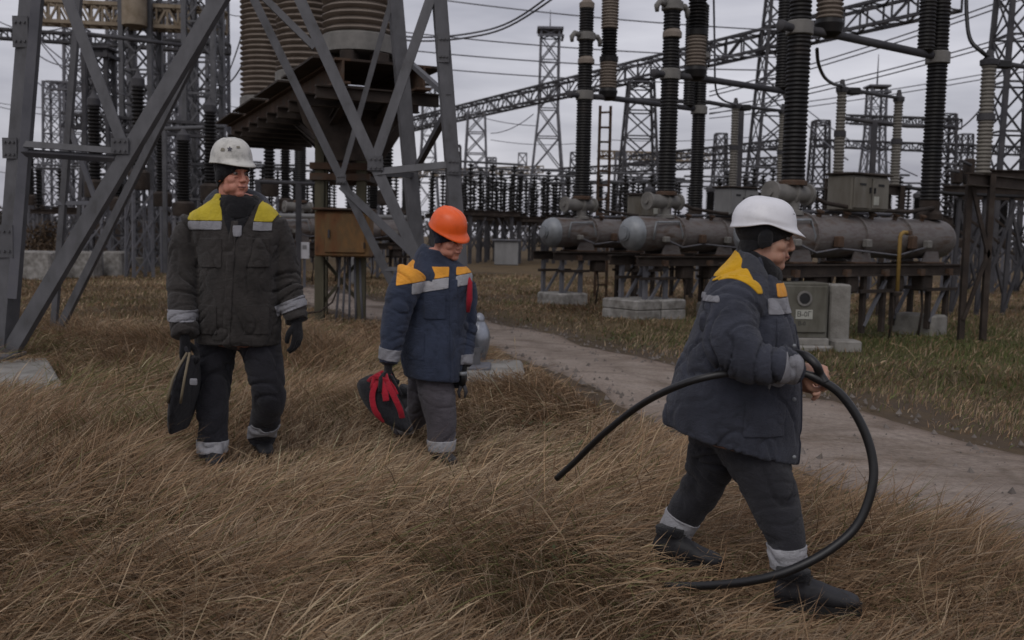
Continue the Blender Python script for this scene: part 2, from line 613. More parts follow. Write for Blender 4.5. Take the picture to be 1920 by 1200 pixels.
def road_mesh():
    nc = 14
    vs, fs = [], []
    n = len(RN)
    for i in range(n):
        a, b2 = Vector((*RN[i], 0)), Vector((*RF[i], 0))
        d = (b2 - a).normalized()
        a = a + d * (0.16 * mnoise.noise(Vector((i * .6, 3, 1))) + 0.07 * mnoise.noise(Vector((i * 2.1, 9, 1))))
        b2 = b2 + d * (0.3 * mnoise.noise(Vector((i * .55, 13, 5))) + 0.1 * mnoise.noise(Vector((i * 2.3, 2, 7))))
        for k in range(nc + 1):
            u = k / nc
            p = a.lerp(b2, u)
            e = min(u, 1 - u)
            z = 0.022 if e > 0.12 else -0.012 + 0.034 * (e / 0.12)
            z += 0.006 * mnoise.noise(Vector((p.x * 1.2, p.y * 1.2, 0)))
            vs.append((p.x, p.y, gz(p.x, p.y) + z))
    for i in range(n - 1):
        for k in range(nc):
            q = i * (nc + 1) + k
            fs.append((q, q + nc + 1, q + nc + 2, q + 1))
    me = bpy.data.meshes.new('road')
    me.from_pydata(vs, [], fs)
    me.polygons.foreach_set('use_smooth', [True] * len(me.polygons))
    at = me.attributes.new('across', 'FLOAT', 'POINT')
    at.data.foreach_set('value', np.tile(np.linspace(0, 1, nc + 1), n).astype(np.float32))
    return me

rm, nt, b = new_mat('worn_concrete_track', 0.9, 0, 0.25)
n1 = noise_node(nt, 0.9, 8, 0.72)
r1 = ramp(nt, n1.outputs['Fac'], [(0.28, (.16, .128, .103)), (0.42, (.26, .218, .186)), (0.58, (.32, .275, .24)), (0.78, (.22, .187, .16))])
n2 = noise_node(nt, 26, 5, 0.75)
r2 = ramp(nt, n2.outputs['Fac'], [(0.3, (.62, .6, .58)), (0.6, (1.12, 1.1, 1.08))])
mx = nt.nodes.new('ShaderNodeMixRGB'); mx.blend_type = 'MULTIPLY'; mx.inputs['Fac'].default_value = 0.8
nt.links.new(r1.outputs['Color'], mx.inputs['Color1']); nt.links.new(r2.outputs['Color'], mx.inputs['Color2'])
aa = nt.nodes.new('ShaderNodeAttribute'); aa.attribute_name = 'across'
ra = ramp(nt, aa.outputs['Fac'], [(0.0, (.42, .36, .30)), (0.08, (.95, .93, .92)), (0.3, (1.08, 1.07, 1.06)), (0.5, (.88, .86, .84)), (0.7, (1.05, 1.04, 1.03)), (0.88, (.85, .8, .76)), (1.0, (.38, .32, .26))])
mx2 = nt.nodes.new('ShaderNodeMixRGB'); mx2.blend_type = 'MULTIPLY'; mx2.inputs['Fac'].default_value = 1
nt.links.new(mx.outputs['Color'], mx2.inputs['Color1']); nt.links.new(ra.outputs['Color'], mx2.inputs['Color2'])
nt.links.new(mx2.outputs['Color'], b.inputs['Base Color'])
vor = nt.nodes.new('ShaderNodeTexVoronoi'); vor.feature = 'DISTANCE_TO_EDGE'; vor.inputs['Scale'].default_value = .75
wtc = nt.nodes.new('ShaderNodeTexCoord'); wmx = nt.nodes.new('ShaderNodeMixRGB'); wmx.inputs['Fac'].default_value = .12
wn_ = noise_node(nt, 2.2, 5, .7)
nt.links.new(wtc.outputs['Object'], wmx.inputs['Color1']); nt.links.new(wn_.outputs['Color'], wmx.inputs['Color2']); nt.links.new(wmx.outputs['Color'], vor.inputs['Vector'])
rc = ramp(nt, vor.outputs['Distance'], [(0.0, (.35, .32, .28)), (0.012, (.5, .47, .43)), (0.028, (1, 1, 1))])
mx3 = nt.nodes.new('ShaderNodeMixRGB'); mx3.blend_type = 'MULTIPLY'; mx3.inputs['Fac'].default_value = .28
nt.links.new(mx2.outputs['Color'], mx3.inputs['Color1']); nt.links.new(rc.outputs['Color'], mx3.inputs['Color2'])
nst = noise_node(nt, 1.6, 7, .75, (.45, 1, 1))
rst = ramp(nt, nst.outputs['Fac'], [(0.34, (.42, .37, .32)), (0.44, (.8, .77, .73)), (0.52, (1, 1, 1)), (0.7, (1.08, 1.07, 1.05))])
mx4 = nt.nodes.new('ShaderNodeMixRGB'); mx4.blend_type = 'MULTIPLY'; mx4.inputs['Fac'].default_value = .85
nt.links.new(mx3.outputs['Color'], mx4.inputs['Color1']); nt.links.new(rst.outputs['Color'], mx4.inputs['Color2'])
nt.links.new(mx4.outputs['Color'], b.inputs['Base Color'])
add_bump(nt, b, n2.outputs['Fac'], 0.8, 0.03)
road = link('road', road_mesh(), rm)
tag(road, kind='structure')

# loose stones and crumbled concrete along the track
gr_ = np.random.default_rng(31)
gmb = MB()
for i in range(2400):
    k = gr_.integers(0, len(RN) - 1)
    far_side = gr_.random() < .5
    e = RF[k] if far_side else RN[k]
    o2 = RN[k] if far_side else RF[k]
    u = abs(gr_.normal(0, .10)) if gr_.random() < .8 else gr_.random()
    p = e + (o2 - e) * (u - .03) + gr_.normal(0, .18, 2)
    sz = .008 + .022 * gr_.random() ** 3
    q = [Vector((p[0], p[1], gz(p[0], p[1]) + .018)) + Vector((gr_.normal() * sz, gr_.normal() * sz, gr_.random() * sz * 1.2)) for _ in range(3)]
    c = Vector((p[0], p[1], gz(p[0], p[1]) + .02 + sz))
    b0 = [c + Vector((math.cos(a) * sz * (.7 + .5 * gr_.random()), math.sin(a) * sz * (.7 + .5 * gr_.random()), -sz)) for a in (0, 1.3, 2.6, 3.9, 5.1)]
    gmb.add(b0 + [c + Vector((gr_.normal() * sz * .3, gr_.normal() * sz * .3, sz * .35))], [(0, 1, 5), (1, 2, 5), (2, 3, 5), (3, 4, 5), (4, 0, 5)])
tag(link('gravel', gmb.mesh('gravel'), mat_plain('grey_gravel', (.15, .13, .115), .95, 0, .4, 6)), kind='stuff')

# ------------------------------------------------------------------ footings the near tower stands on
def slab(name, px0, px1, py_front, py_top, py_back, label, h=0.10):
    a, b2 = G(px0, py_front), G(px1, py_front)
    bk = G((px0 + px1) / 2, py_back)
    cm = G((px0 + px1) / 2, (py_front + py_back) / 2)
    c = Vector((cm.x, cm.y, gz(cm.x, cm.y) + h / 2 - 0.03))
    rot = Matrix.Rotation(-math.atan2(cm.x, cm.y), 3, 'Z')
    mb = MB().bbox(c, ((px1 - px0) * cm.y / FPX, (bk.y - a.y) * 1.05, h + 0.1), 0.03, rot)
    return mono(name, mb, M['concrete'], label, 'concrete footing', (c.x, c.y, 0), 'footings of the near pylon', 'auto')
slab('concrete_footing', -190, 94, 757, 745, 688, 'flat grey concrete slab under the big bracing foot at the left edge')
slab('concrete_footing', 858, 984, 730, 690, 690, 'flat grey concrete slab by the road under the silvery canister', .05)

# ================================================================== NEAR PYLON
def yf(py): return 9.7 + (690 - py) / 690 * 0.22
def yb(py): return 12.6 - (640 - py) / 640 * 0.2
def PT(q):
    px, py, s = q
    return P(px, py, yf(py) if s == 'F' else yb(py))

pylon = thing('transmission_pylon', 'tall grey steel lattice pylon with crossed braces behind the three workers', 'pylon', (PT((440, 690, 'F')).x, 9.9, 0))
def tower_member(nm, q0, q1, w, face=(0, -1, 0), flip=1, depth=None, mat='steel', t=0.014):
    mb = MB().angle(PT(q0), PT(q1), w, t, face, flip, depth)
    return part(nm, mb, M[mat], pylon)
# legs
tower_member('leg', (-8, 700, 'F'), (67, -260, 'F'), .14, (-.25, -1, 0), -1, .18)
tower_member('leg', (880, 700, 'F'), (806, -260, 'F'), .13, (.2, -1, 0), 1, .16)
tower_member('leg', (96, 645, 'B'), (152, -100, 'B'), .085, (-.3, -1, 0), -1, .05)
tower_member('leg', (800, 645, 'B'), (735, -100, 'B'), .16, (.3, -1, 0), 1, .18)
# second shaft of the left leg, seen beside it
tower_member('leg_batten', (22, 560, 'F'), (88, -260, 'F'), .085, (.6, -1, 0), 1, .16, 'steel_old_or_hazed')
# main diagonals
tower_member('brace', (-4, 692, 'F'), (463, -95, 'F'), .145, (0, -1, .2), -1, .10)
tower_member('brace', (876, 692, 'F'), (505, -128, 'F'), .11, (0, -1, .2), 1, .10)
tower_member('brace', (788, 640, 'B'), (425, -106, 'B'), .10, (0, -1, .2), 1, .08)
tower_member('brace', (97, 640, 'B'), (470, -116, 'B'), .09, (0, -1, .2), -1, .08)
# secondary bracing
tower_member('brace', (230, 272, 'F'), (52, -196, 'F'), .10, (.25, -1, .1), -1, .13)
tower_member('brace', (702, 302, 'F'), (862, -163, 'F'), .10, (-.2, -1, .1), 1, .12)
tower_member('brace', (590, 88, 'F'), (440, -60, 'F'), .065, (0, -1, .2), 1, .06)
tower_member('brace', (640, 332, 'B'), (768, -120, 'B'), .065, (0, -1, .1), 1, .06)
tower_member('brace', (640, 348, 'B'), (787, 488, 'B'), .10, (0, -1, .5), 1, .06)
tower_member('brace', (720, 504, 'B'), (792, 505, 'B'), .055, (0, -1, .2), 1, .05)
tower_member('brace', (130, 240, 'B'), (190, 410, 'B'), .055, (0, -1, .1), 1, .05, 'steel_old_or_hazed')
tower_member('brace', (836, 204, 'F'), (778, 312, 'B'), .075, (-1, -.2, 0), 1, .06, 'steel_dark')
tower_member('brace', (768, 120, 'B'), (836, 182, 'F'), .06, (-1, -.2, 0), 1, .05)
# horizontals
tower_member('tie_bar', (12, 267, 'F'), (228, 283, 'F'), .062, (0, -1, .3), 1, .06)
tower_member('tie_bar', (22, 288, 'F'), (214, 301, 'F'), .05, (0, -1, -.6), 1, .07, 'steel_dark')
tower_member('tie_bar', (702, 322, 'F'), (852, 307, 'F'), .07, (0, -1, .3), 1, .06)
tower_member('tie_bar', (712, 331, 'F'), (772, 333, 'B'), .05, (0, -1, -.6), 1, .06, 'steel_dark')
tower_member('tie_bar', (104, 381, 'B'), (180, 380, 'B'), .05, (0, -1, .2), 1, .05, 'steel_old_or_hazed')
# gusset plates and bolts
def gusset(px, py, s, w, h):
    p = PT((px, py, s)) + Vector((0, -.02, 0))
    mb = MB()
    mb.box(p, (w, .012, h))
    for dx in (-.3, 0, .3):
        for dz in (-.3, .3):
            mb.lathe([(.013, 0), (.013, .018)], p + Vector((dx * w, -.006, dz * h)), (0, -1, 0), 6)
    part('gusset_plate', mb, M['steel'], pylon)
gusset(226, 274, 'F', .17, .15)
gusset(704, 306, 'F', .15, .14)
gusset(640, 336, 'B', .12, .11)
gusset(20, 278, 'F', .14, .2)
gusset(10, 452, 'F', .17, .32)
gusset(850, 312, 'F', .12, .16)
gusset(40, 60, 'F', .15, .3)
gusset(832, 90, 'F', .11, .28)
gusset(4, 676, 'F', .34, .24)
gusset(872, 672, 'F', .30, .22)
for (px, s) in ((-8, 'F'), (880, 'F'), (96, 'B'), (800, 'B')):
    p = PT((px, 690 if s == 'F' else 640, s))
    part('base_plate', MB().bbox((p.x, p.y, gz(p.x, p.y) + .09), (.42, .42, .05), .01), M['steel_old_or_hazed'], pylon)

# silvery canister on the right slab
cp = P(893, 660, 10.35)
can = thing('metal_canister', 'silvery round-shouldered canister on the concrete slab beside the orange-helmeted worker', 'canister', (cp.x, cp.y, .03))
ms = mat_mottled('bright_metal', [(0.3, (.20, .21, .235)), (0.7, (.40, .42, .46))], 7, 0.32, 0.75, None, 0.2, 0.02, 12)
part('body', MB().lathe([(.06, 0), (.085, .03), (.10, .10), (.125, .2), (.13, .28), (.12, .36), (.085, .43), (.055, .47)], (0, 0, 0), (0.05, 0, 1), 20), ms, can, True, True)
part('cap', MB().lathe([(.058, .46), (.06, .5), (.045, .53), (.02, .55)], (0, 0, 0), (0.05, 0, 1), 14), ms, can, 'auto', True)
part('base_ring', MB().lathe([(.10, -.02), (.10, .035), (.07, .04)], (0, 0, 0), (0, 0, 1), 16), M['steel_old_or_hazed'], can, 'auto', True)
part('wire_handle', MB().tube([(-.1, -.06, .25), (-.12, -.1, .12), (-.05, -.13, .06), (.06, -.12, .1), (.1, -.08, .22)], .007, 6), M['steel'], can, True, True)

# ================================================================== PLATFORM WITH THE THREE GIANT RIBBED STACKS
def ribbed(zs, ze, r_in, r_out, pitch, rounding=0.35):
    """profile of porcelain sheds between heights zs and ze"""
    prof = []
    n = max(1, int(round((ze - zs) / pitch)))
    p = (ze - zs) / n
    for i in range(n):
        z = zs + i * p
        prof += [(r_in, z), (r_in + (r_out - r_in) * .8, z + p * .22), (r_out, z + p * .40), (r_out * .995, z + p * .5), (r_in + (r_out - r_in) * .15, z + p * .82)]
    prof.append((r_in, ze))
    return prof

S_POS = [(672, 14.4), (574, 17.6), (499, 21.0)]
deck_top = 3.62
centers = []
for px, Y in S_POS:
    p = P(px, 300, Y)
    centers.append(Vector((p.x, Y, 0)))
axis = (centers[2] - centers[0]).normalized()
side = Vector((-axis.y, axis.x, 0))
mid = (centers[0] + centers[2]) / 2
plat = thing('steel_platform', 'rusty raised steel platform on legs carrying the three giant ribbed stacks', 'platform', (P(640, 500, 15.9).x, 15.9, 0))
a0 = centers[0] - axis * 1.25
a1 = centers[2] + axis * 1.0
for s in (-.55, .55):
    part('main_beam', MB().ibeam(a0 + side * s + Vector((0, 0, deck_top - .16)), a1 + side * s + Vector((0, 0, deck_top - .16)), .32, .2, .03), M['rust'], plat)
L = (a1 - a0).length
for i in range(11):
    c = a0 + axis * (L * (i + .3) / 11)
    hh = .17
    part('cross_beam', MB().ibeam(c - side * .85 + Vector((0, 0, deck_top + .005 - .42)), c + side * .85 + Vector((0, 0, deck_top + .005 - .42)), hh, .12, .02), M['rust_dark'], plat)
# checker deck strips between stacks
for i in range(4):
    c0 = a0 + axis * (L * (.02 + i * .25)); c1 = a0 + axis * (L * (.24 + i * .25))
    part('deck_plate', MB().prism([(-.9, -.015), (.9, -.015), (.9, .015), (-.9, .015)], c0 + Vector((0, 0, deck_top + .018)), c1 + Vector((0, 0, deck_top + .018)), side, Vector((0, 0, 1))), M['rust_dark'], plat)
# legs, ties, and inverted-pyramid head
legs = [P(600, 500, 15.3), P(677, 500, 15.3), P(606, 500, 16.8), P(676, 500, 16.8)]
for i, q in enumerate(legs):
    b0 = Vector((q.x, q.y, gz(q.x, q.y) - .05)); b1 = Vector((q.x, q.y, 3.02))
    part('leg', MB().ibeam(b0, b1, .15, .14, .02, (0, 1, 0)), M['olive_steel'], plat)
lx0, lx1, ly0, ly1 = legs[0].x, legs[1].x, 15.3, 16.8
for z in (2.22, 2.38, 2.98):
    for y in (ly0 - .09, ly1 + .09):
        part('tie_beam', MB().bar((lx0 - .14, y, z), (lx1 + .14, y, z), .10, .07), M['rust'], plat)
    for x in (lx0, lx1):
        part('tie_beam', MB().bar((x, ly0, z + .02), (x, ly1, z + .02), .09, .06, (1, 0, 0)), M['rust_dark'], plat)
for (za, zb) in ((.25, 1.0),):
    part('cross_brace', MB().angle((lx0, ly0 + .05, za), (lx1, ly0 + .05, zb), .05, .01), M['olive_steel'], plat)
    part('cross_brace', MB().angle((lx0, ly0 + .12, zb), (lx1, ly0 + .12, za), .05, .01), M['olive_steel'], plat)
# tapered brackets from leg heads out to the deck
for q in legs:
    for s in (-1.6, 1.9):
        top = Vector((q.x, q.y, 0)) + axis * s
        part('strut', MB().ibeam(Vector((q.x, q.y, 2.75)), Vector((top.x, top.y, deck_top - .36)), .13, .1, .02), M['rust_dark'], plat)
hc = Vector(((lx0 + lx1) / 2, 15.6, 0))
part('bracket_plate', MB().prism([(-.78, .22), (-.68, -.1), (-.22, -.62), (.25, -.62), (.80, .05), (.88, .22)], Vector((hc.x + .25, 14.6, 3.05)), Vector((hc.x + .25, 14.66, 3.05)), Vector((1, 0, 0)), Vector((0, 0, 1))), M['rust_dark'], plat)
part('bracket_plate', MB().prism([(-.78, .22), (-.25, -.62), (.25, -.62), (.80, .22)], Vector((hc.x, 17.1, 3.0)), Vector((hc.x, 17.16, 3.0)), Vector((1, 0, 0)), Vector((0, 0, 1))), M['rust_dark'], plat)
for i in range(5):
    x = lx0 + .32 + i * .075
    part('conduit', MB().tube([(x, 15.24, 1.02), (x + .01 * (i - 2), 15.22, .5), (x + .03 * (i - 2), 15.2, -.03)], .018, 7), M['steel_old_or_hazed'], plat, True)
part('hanging_cable', MB().tube([(lx0 + .3, 15.2, .55), (lx0 + .22, 15.15, .32), (lx0 + .05, 15.1, .18), (lx0 - .2, 15.1, .14)], .015, 6), M['rust_dark'], plat, True)

# rusted box on the legs
bx = thing('junction_box', 'rusty orange-brown steel box mounted between the platform legs', 'junction box', ((lx0 + lx1) / 2 + .06, 15.06, 1.0))
part('casing', MB().bbox((0.04, 0, .36), (.82, .42, .68), .02), M['rust_box'], bx, 'auto', True)
part('door', MB().bbox((.08, -.225, .37), (.6, .03, .58), .012), M['rust_box'], bx, 'auto', True)
part('rain_cap', MB().bbox((.04, -.03, .725), (.88, .52, .035), .01), M['rust'], bx, 'auto', True)
part('handle', MB().bar((-.15, -.26, .3), (-.15, -.26, .42), .025, .03), M['steel_dark'], bx, False, True)
part('hinge', MB().lathe([(.014, 0), (.014, .09)], (.375, -.245, .15), (0, 0, 1), 8), M['rust_dark'], bx, False, True)
part('hinge', MB().lathe([(.014, 0), (.014, .09)], (.375, -.245, .5), (0, 0, 1), 8), M['rust_dark'], bx, False, True)

s_labels = ['nearest and widest tan ribbed porcelain stack at the right end of the rusty platform',
            'middle tan ribbed porcelain stack on the rusty platform',
            'farthest tan ribbed porcelain stack at the left end of the rusty platform']
for (c, lab, zb) in zip(centers, s_labels, (deck_top + .06, deck_top + .04, deck_top + .04)):
    t = thing('insulator_stack', lab, 'insulator', (c.x, c.y, zb), 'giant ribbed stacks on the platform')
    part('base_ring', MB().lathe([(.50, .20), (.53, .21), (.53, .44), (.49, .47), (.44, .47)], (0, 0, 0), (0, 0, 1), 40), M['collar'], t, 'auto', True)
    for ang in range(6):
        an = ang * math.pi / 3 + .35
        part('foot', MB().bbox((.43 * math.cos(an), .43 * math.sin(an), .10), (.2, .2, .2), .015, Matrix.Rotation(an, 3, 'Z')), M['rust_dark'], t, False, True)
    part('porcelain', MB().lathe(ribbed(.47, 3.9, .44, .525, .105), (0, 0, 0), (0, 0, 1), 44), M['porc_tan'], t, 'auto', True)
    part('head_ring', MB().lathe([(.46, 3.9), (.54, 3.92), (.54, 4.15), (.2, 4.25)], (0, 0, 0), (0, 0, 1), 32), M['collar'], t, 'auto', True)
# ================================================================== AIR-BLAST BREAKERS (three alike, one far)
BANG = math.radians(36)
BL = 3.3
def make_breaker(label, loc, group):
    t = thing('circuit_breaker', label, 'circuit breaker', loc, group, BANG)
    A = dict(local=True)
    # receiver tank along local x
    x0, x1, zc, r = -.72, BL + .22, 1.46, .30
    prof = [(r, 0), (r, .9), (r + .03, .902), (r + .03, .945), (r, .96), (r, 2.0), (r + .03, 2.002), (r + .03, 2.045), (r, 2.055), (r, 3.1), (r + .03, 3.102), (r + .03, 3.145), (r, 3.155), (r, x1 - x0)]
    tank = part('tank', MB().lathe(prof, (x0, 0, zc), (1, 0, 0), 28), M['tank'], t, 'auto', True)
    dome = [(r, 0), (r * .985, .05), (r * .9, .12), (r * .7, .18), (r * .42, .215), (.13, .225), (.13, .25), (.10, .25), (.10, .28), (.04, .285)]
    part('end_dome', MB().lathe(dome, (x0 - .005, 0, zc), (-1, 0, 0), 26), M['tank_end'], t, 'auto', True)
    part('end_dome', MB().lathe(dome, (x1 + .005, 0, zc), (1, 0, 0), 26), M['tank'], t, 'auto', True)
    part('pipe_loop', MB().tube([(x0 + .15, -.31, zc - .1), (x0 + .15, -.34, zc + .08), (x0 + .2, -.31, zc + .2), (x0 + .8, -.26, zc + .22), (x0 + .86, -.30, zc), (x0 + .86, -.2, zc - .24)], .018, 7), M['tank_end'], t, True, True)
    for x in (.42, 1.02, 1.62, 2.2, 2.9):
        part('nozzle', MB().lathe([(.035, 0), (.035, .07), (.06, .075), (.06, .10), (.02, .11)], (x, -.12, zc + r - .04), (0, -.35, 1), 12), M['rust'], t, 'auto', True)
    for x, hh in ((-.3, .1), (.6, .16), (1.25, .12), (2.35, .2), (2.75, .12)):
        part('fitting', MB().bbox((x, -r - .04, zc - .12 + hh * .3), (.12, .1, hh), .015), M['collar'] if hh < .15 else M['rust'], t, 'auto', True)
    part('impulse_pipe', MB().tube([(-.3, -r - .06, zc - .1), (.1, -r - .05, zc - .22), (.6, -r - .05, zc - .16), (1.25, -r - .06, zc - .2), (2.0, -r - .03, zc - .25), (2.75, -r - .05, zc - .12)], .014, 6), M['steel_old_or_hazed'], t, True, True)
    for x in (.25, .95, 2.05, 2.8):
        part('hanging_box', MB().bbox((x, -.25, .80), (.28, .2, .24), .02), M['rust_dark'], t, 'auto', True)
        part('drop_pipe', MB().tube([(x, -.25, .68), (x + .02, -.27, .4), (x - .03, -.25, .0)], .02, 6), M['rust_dark'], t, True, True)
    for y in (-.34, .34):
        part('rail', MB().ibeam((x0 - .25, y, 1.0), (x1 + .15, y, 1.0), .17, .11, .02), M['rust_dark'], t, False, True)
    for x in (-.35, .75, 1.65, 2.55, BL):
        part('cross_bearer', MB().bar((x, -.42, .965), (x, .42, .965), .10, .10, (0, 0, 1)), M['rust'], t, False, True)
    for x in (-.05, 1.3, BL - .25):
        for y in (-.22, .22):
            part('saddle', MB().prism([(-.24, 0), (.24, 0), (.10, .34), (-.10, .34)], Vector((x, y - .012, 1.09)), Vector((x, y + .012, 1.09)), Vector((1, 0, 0)), Vector((0, 0, 1))), M['tank'], t, False, True)
        part('saddle_base', MB().bbox((x, 0, 1.10), (.5, .6, .03), .008), M['rust'], t, False, True)
    # legs: laced pairs
    for x in (-.45, 1.55, BL - .1):
        for dx in (-.24, .24):
            for y in (-.3, .3):
                part('leg', MB().angle((x + dx, y, .1), (x + dx, y, .92), .07, .012), M['steel_old_or_hazed'] if x < 0 else M['rust_dark'], t, False, True)
        for y in (-.3, .3):
            part('leg_brace', MB().angle((x - .24, y - .02, .2), (x + .24, y - .02, .85), .045, .01), M['steel_old_or_hazed'], t, False, True)
            part('leg_tie', MB().bar((x - .42, y - .03, .70), (x + .42, y - .03, .70), .05, .04), M['rust_dark'], t, False, True)
    # valve body on top of the tank under the near column
    part('valve_body', MB().lathe([(.05, -.03), (.05, 0), (.155, 0), (.155, .05), (.115, .06), (.125, .4), (.155, .41), (.155, .46), (.11, .47), (.11, .72), (.15, .73), (.15, .78), (.06, .79)], (-.46, 0, 2.03), (1, 0, 0), 20), M['collar'], t, 'auto', True)
    part('valve_pedestal', MB().lathe([(.16, 0), (.16, .05), (.10, .07), (.10, .22)], (0, 0, 1.74), (0, 0, 1), 16), M['collar'], t, 'auto', True)
    part('air_pipe', MB().tube([(.3, -.1, 2.0), (.5, -.16, 1.92), (1.2, -.2, 1.86), (2.4, -.2, 1.85), (BL, -.1, 1.95)], .03, 8), M['rust_dark'], t, True, True)
    part('drain_pipe', MB().tube([(.5, .2, 1.8), (1.2, .25, 1.82), (2.6, .25, 1.82), (BL, .1, 1.9)], .024, 8), M['steel_old_or_hazed'], t, True, True)
    # near column
    part('lower_porcelain', MB().lathe(ribbed(2.20, 4.13, 0.140, .160, .056), (0, 0, 0), (0, 0, 1), 24), M['porc_black'], t, 'auto', True)
    part('base_flange', MB().lathe([(.19, 2.14), (.19, 2.19), (.16, 2.21)], (0, 0, 0), (0, 0, 1), 20), M['rust'], t, 'auto', True)
    part('joint_collar', MB().lathe([(.165, 4.13), (.18, 4.14), (.18, 4.30), (.15, 4.32)], (0, 0, 0), (0, 0, 1), 22), M['collar'], t, 'auto', True)
    part('arcing_arm', MB().lathe([(.055, 0), (.055, .16), (.075, .17), (.075, .24), (.04, .26)], (-.16, 0, 4.21), (-1, 0, 0), 12), M['steel_dark'], t, 'auto', True)
    part('middle_porcelain', MB().lathe(ribbed(4.32, 5.31, 0.130, .15, .056), (0, 0, 0), (0, 0, 1), 24), M['porc_black'], t, 'auto', True)
    part('clamp_ring', MB().lathe([(.15, 4.84), (.168, 4.85), (.168, 4.93), (.10, 5.02)], (0, -.02, 0), (0, 0, 1), 18), M['porc_tan'], t, 'auto', True)
    part('top_collar', MB().lathe([(.16, 5.30), (.19, 5.32), (.19, 5.45), (.15, 5.47)], (0, 0, 0), (0, 0, 1), 22), M['collar'], t, 'auto', True)
    for s in (-1, 1):
        part('horn', MB().tube([(s * .17, 0, 5.40), (s * .30, 0, 5.42), (s * .37, 0, 5.34), (s * .36, 0, 5.24)], [.06, .055, .05, .035], 10), M['collar'], t, True, True)
    part('upper_porcelain', MB().lathe(ribbed(5.46, 5.94, .13, .15, .056), (0, 0, 0), (0, 0, 1), 24), M['porc_black'], t, 'auto', True)
    part('cap', MB().lathe([(.15, 5.94), (.155, 6.04), (.09, 6.1), (.08, 6.2), (.03, 6.24)], (0, 0, 0), (0, 0, 1), 18), M['porc_tan'], t, 'auto', True)
    # link bar, hanging chamber, far column
    part('link_bar', MB().tube([(.17, 0, 4.22), (.60, 0, 4.24), (BL, 0, 4.24)], .058, 12), M['steel_dark'], t, True, True)
    part('chamber_seat', MB().lathe([(.08, 4.18), (.17, 4.24), (.20, 4.36), (.17, 4.43)], (.62, 0, 0), (0, 0, 1), 20), M['porc_black'], t, 'auto', True)
    part('chamber_porcelain', MB().lathe(ribbed(4.42, 4.96, .155, .185, .06), (.62, 0, 0), (0, 0, 1), 24), M['porc_tan'], t, 'auto', True)
    part('chamber_ring', MB().lathe([(.19, 4.96), (.195, 5.06), (.16, 5.08)], (.62, 0, 0), (0, 0, 1), 20), M['porc_black'], t, 'auto', True)
    part('chamber_middle', MB().lathe(ribbed(5.08, 5.62, .13, .165, .06), (.62, 0, 0), (0, 0, 1), 24), M['porc_black'], t, 'auto', True)
    part('chamber_top', MB().lathe(ribbed(5.62, 6.7, .15, .18, .06), (.62, 0, 0), (0, 0, 1), 24), M['porc_tan'], t, 'auto', True)
    part('lower_porcelain', MB().lathe(ribbed(2.05, 4.13, 0.132, .152, .056), (BL, 0, 0), (0, 0, 1), 24), M['porc_black'], t, 'auto', True)
    part('joint_collar', MB().lathe([(.155, 4.13), (.18, 4.14), (.18, 4.3), (.15, 4.32)], (BL, 0, 0), (0, 0, 1), 20), M['collar'], t, 'auto', True)
    part('upper_porcelain', MB().lathe(ribbed(4.32, 5.35, 0.130, .15, .056), (BL, 0, 0), (0, 0, 1), 24), M['porc_black'], t, 'auto', True)
    part('top_collar', MB().lathe([(.16, 5.33), (.2, 5.35), (.2, 5.46), (.15, 5.48)], (BL, 0, 0), (0, 0, 1), 20), M['collar'], t, 'auto', True)
    part('upper_porcelain', MB().lathe(ribbed(5.48, 6.5, 0.130, .15, .056), (BL, 0, 0), (0, 0, 1), 24), M['porc_black'], t, 'auto', True)
    part('side_chamber', MB().lathe([(.06, 4.24), (.12, 4.3)] + ribbed(4.32, 6.3, .112, .13, .055), (BL - .33, 0, 0), (0, 0, 1), 20), M['porc_black'], t, 'auto', True)
    part('column_base', MB().lathe([(.2, 1.76), (.2, 1.84), (.15, 1.9), (.15, 2.05)], (BL, 0, 0), (0, 0, 1), 18), M['rust_dark'], t, 'auto', True)
    return t

B_POS = [((1487, 13.6), 'nearest circuit breaker, its thick ribbed column rising behind the white-helmeted man with the cable'),
         ((1250, 17.6), 'middle circuit breaker whose pale domed tank end shows left of the white helmet'),
         ((1092, 20.4), 'circuit breaker with the shortest capped column, farthest of the three on the right'),
         ((563, 27.0), 'far circuit breaker seen behind the rusty box and the grey-jacketed worker')]
brk = []
for i, ((px, Y), lab) in enumerate(B_POS):
    q = P(px, 340, Y)
    loc = (q.x, Y, 0.0)
    if i == 0:
        b0 = make_breaker(lab, loc, 'air-blast circuit breakers')
    else:
        b0 = copy_tree(brk[0])
        b0.location = loc
        b0['label'] = lab
    brk.append(b0)

def loc_in(brk_i, x, y, z):
    b = brk[brk_i]
    return Vector(b.location) + Matrix.Rotation(BANG, 3, 'Z') @ Vector((x, y, z))

def cabinet(name, label, cat, i, x, y, z, s, mat, group=None):
    p = loc_in(i, x, y, z)
    t = thing(name, label, cat, p, group, BANG)
    w, d, h = s
    part('casing', MB().bbox((0, 0, h / 2), (w, d, h), .02), mat, t, 'auto', True)
    part('roof', MB().bbox((0, -.01, h + .015), (w + .08, d + .08, .03), .01), M['rust_dark'], t, False, True)
    for sx in (-.25, .25):
        dd = part('door', MB().bbox((sx * w, -d / 2 - .012, h * .5), (w * .45, .022, h * .86), .008), mat, t, 'auto', True)
        part('handle', MB().bar((sx * w * .25, -d / 2 - .035, h * .5), (sx * w * .25, -d / 2 - .035, h * .66), .02, .025), M['black'], dd, False, True)
        part('louvre', MB().box((sx * w, -d / 2 - .027, h * .74), (w * .16, .006, .03)), M['black'], dd, False, True)
    part('data_plate', MB().box((.12 * w, -d / 2 - .029, h * .3), (.12, .006, .12)), M['plate'], t, False, True)
    return t
cabinet('control_cabinet', 'stained tan steel cabinet mounted above the nearest tank right of the white helmet', 'cabinet', 0, 1.38, -.05, 1.83, (.86, .42, .50), M['cab_tan'], 'cabinets on the breakers')
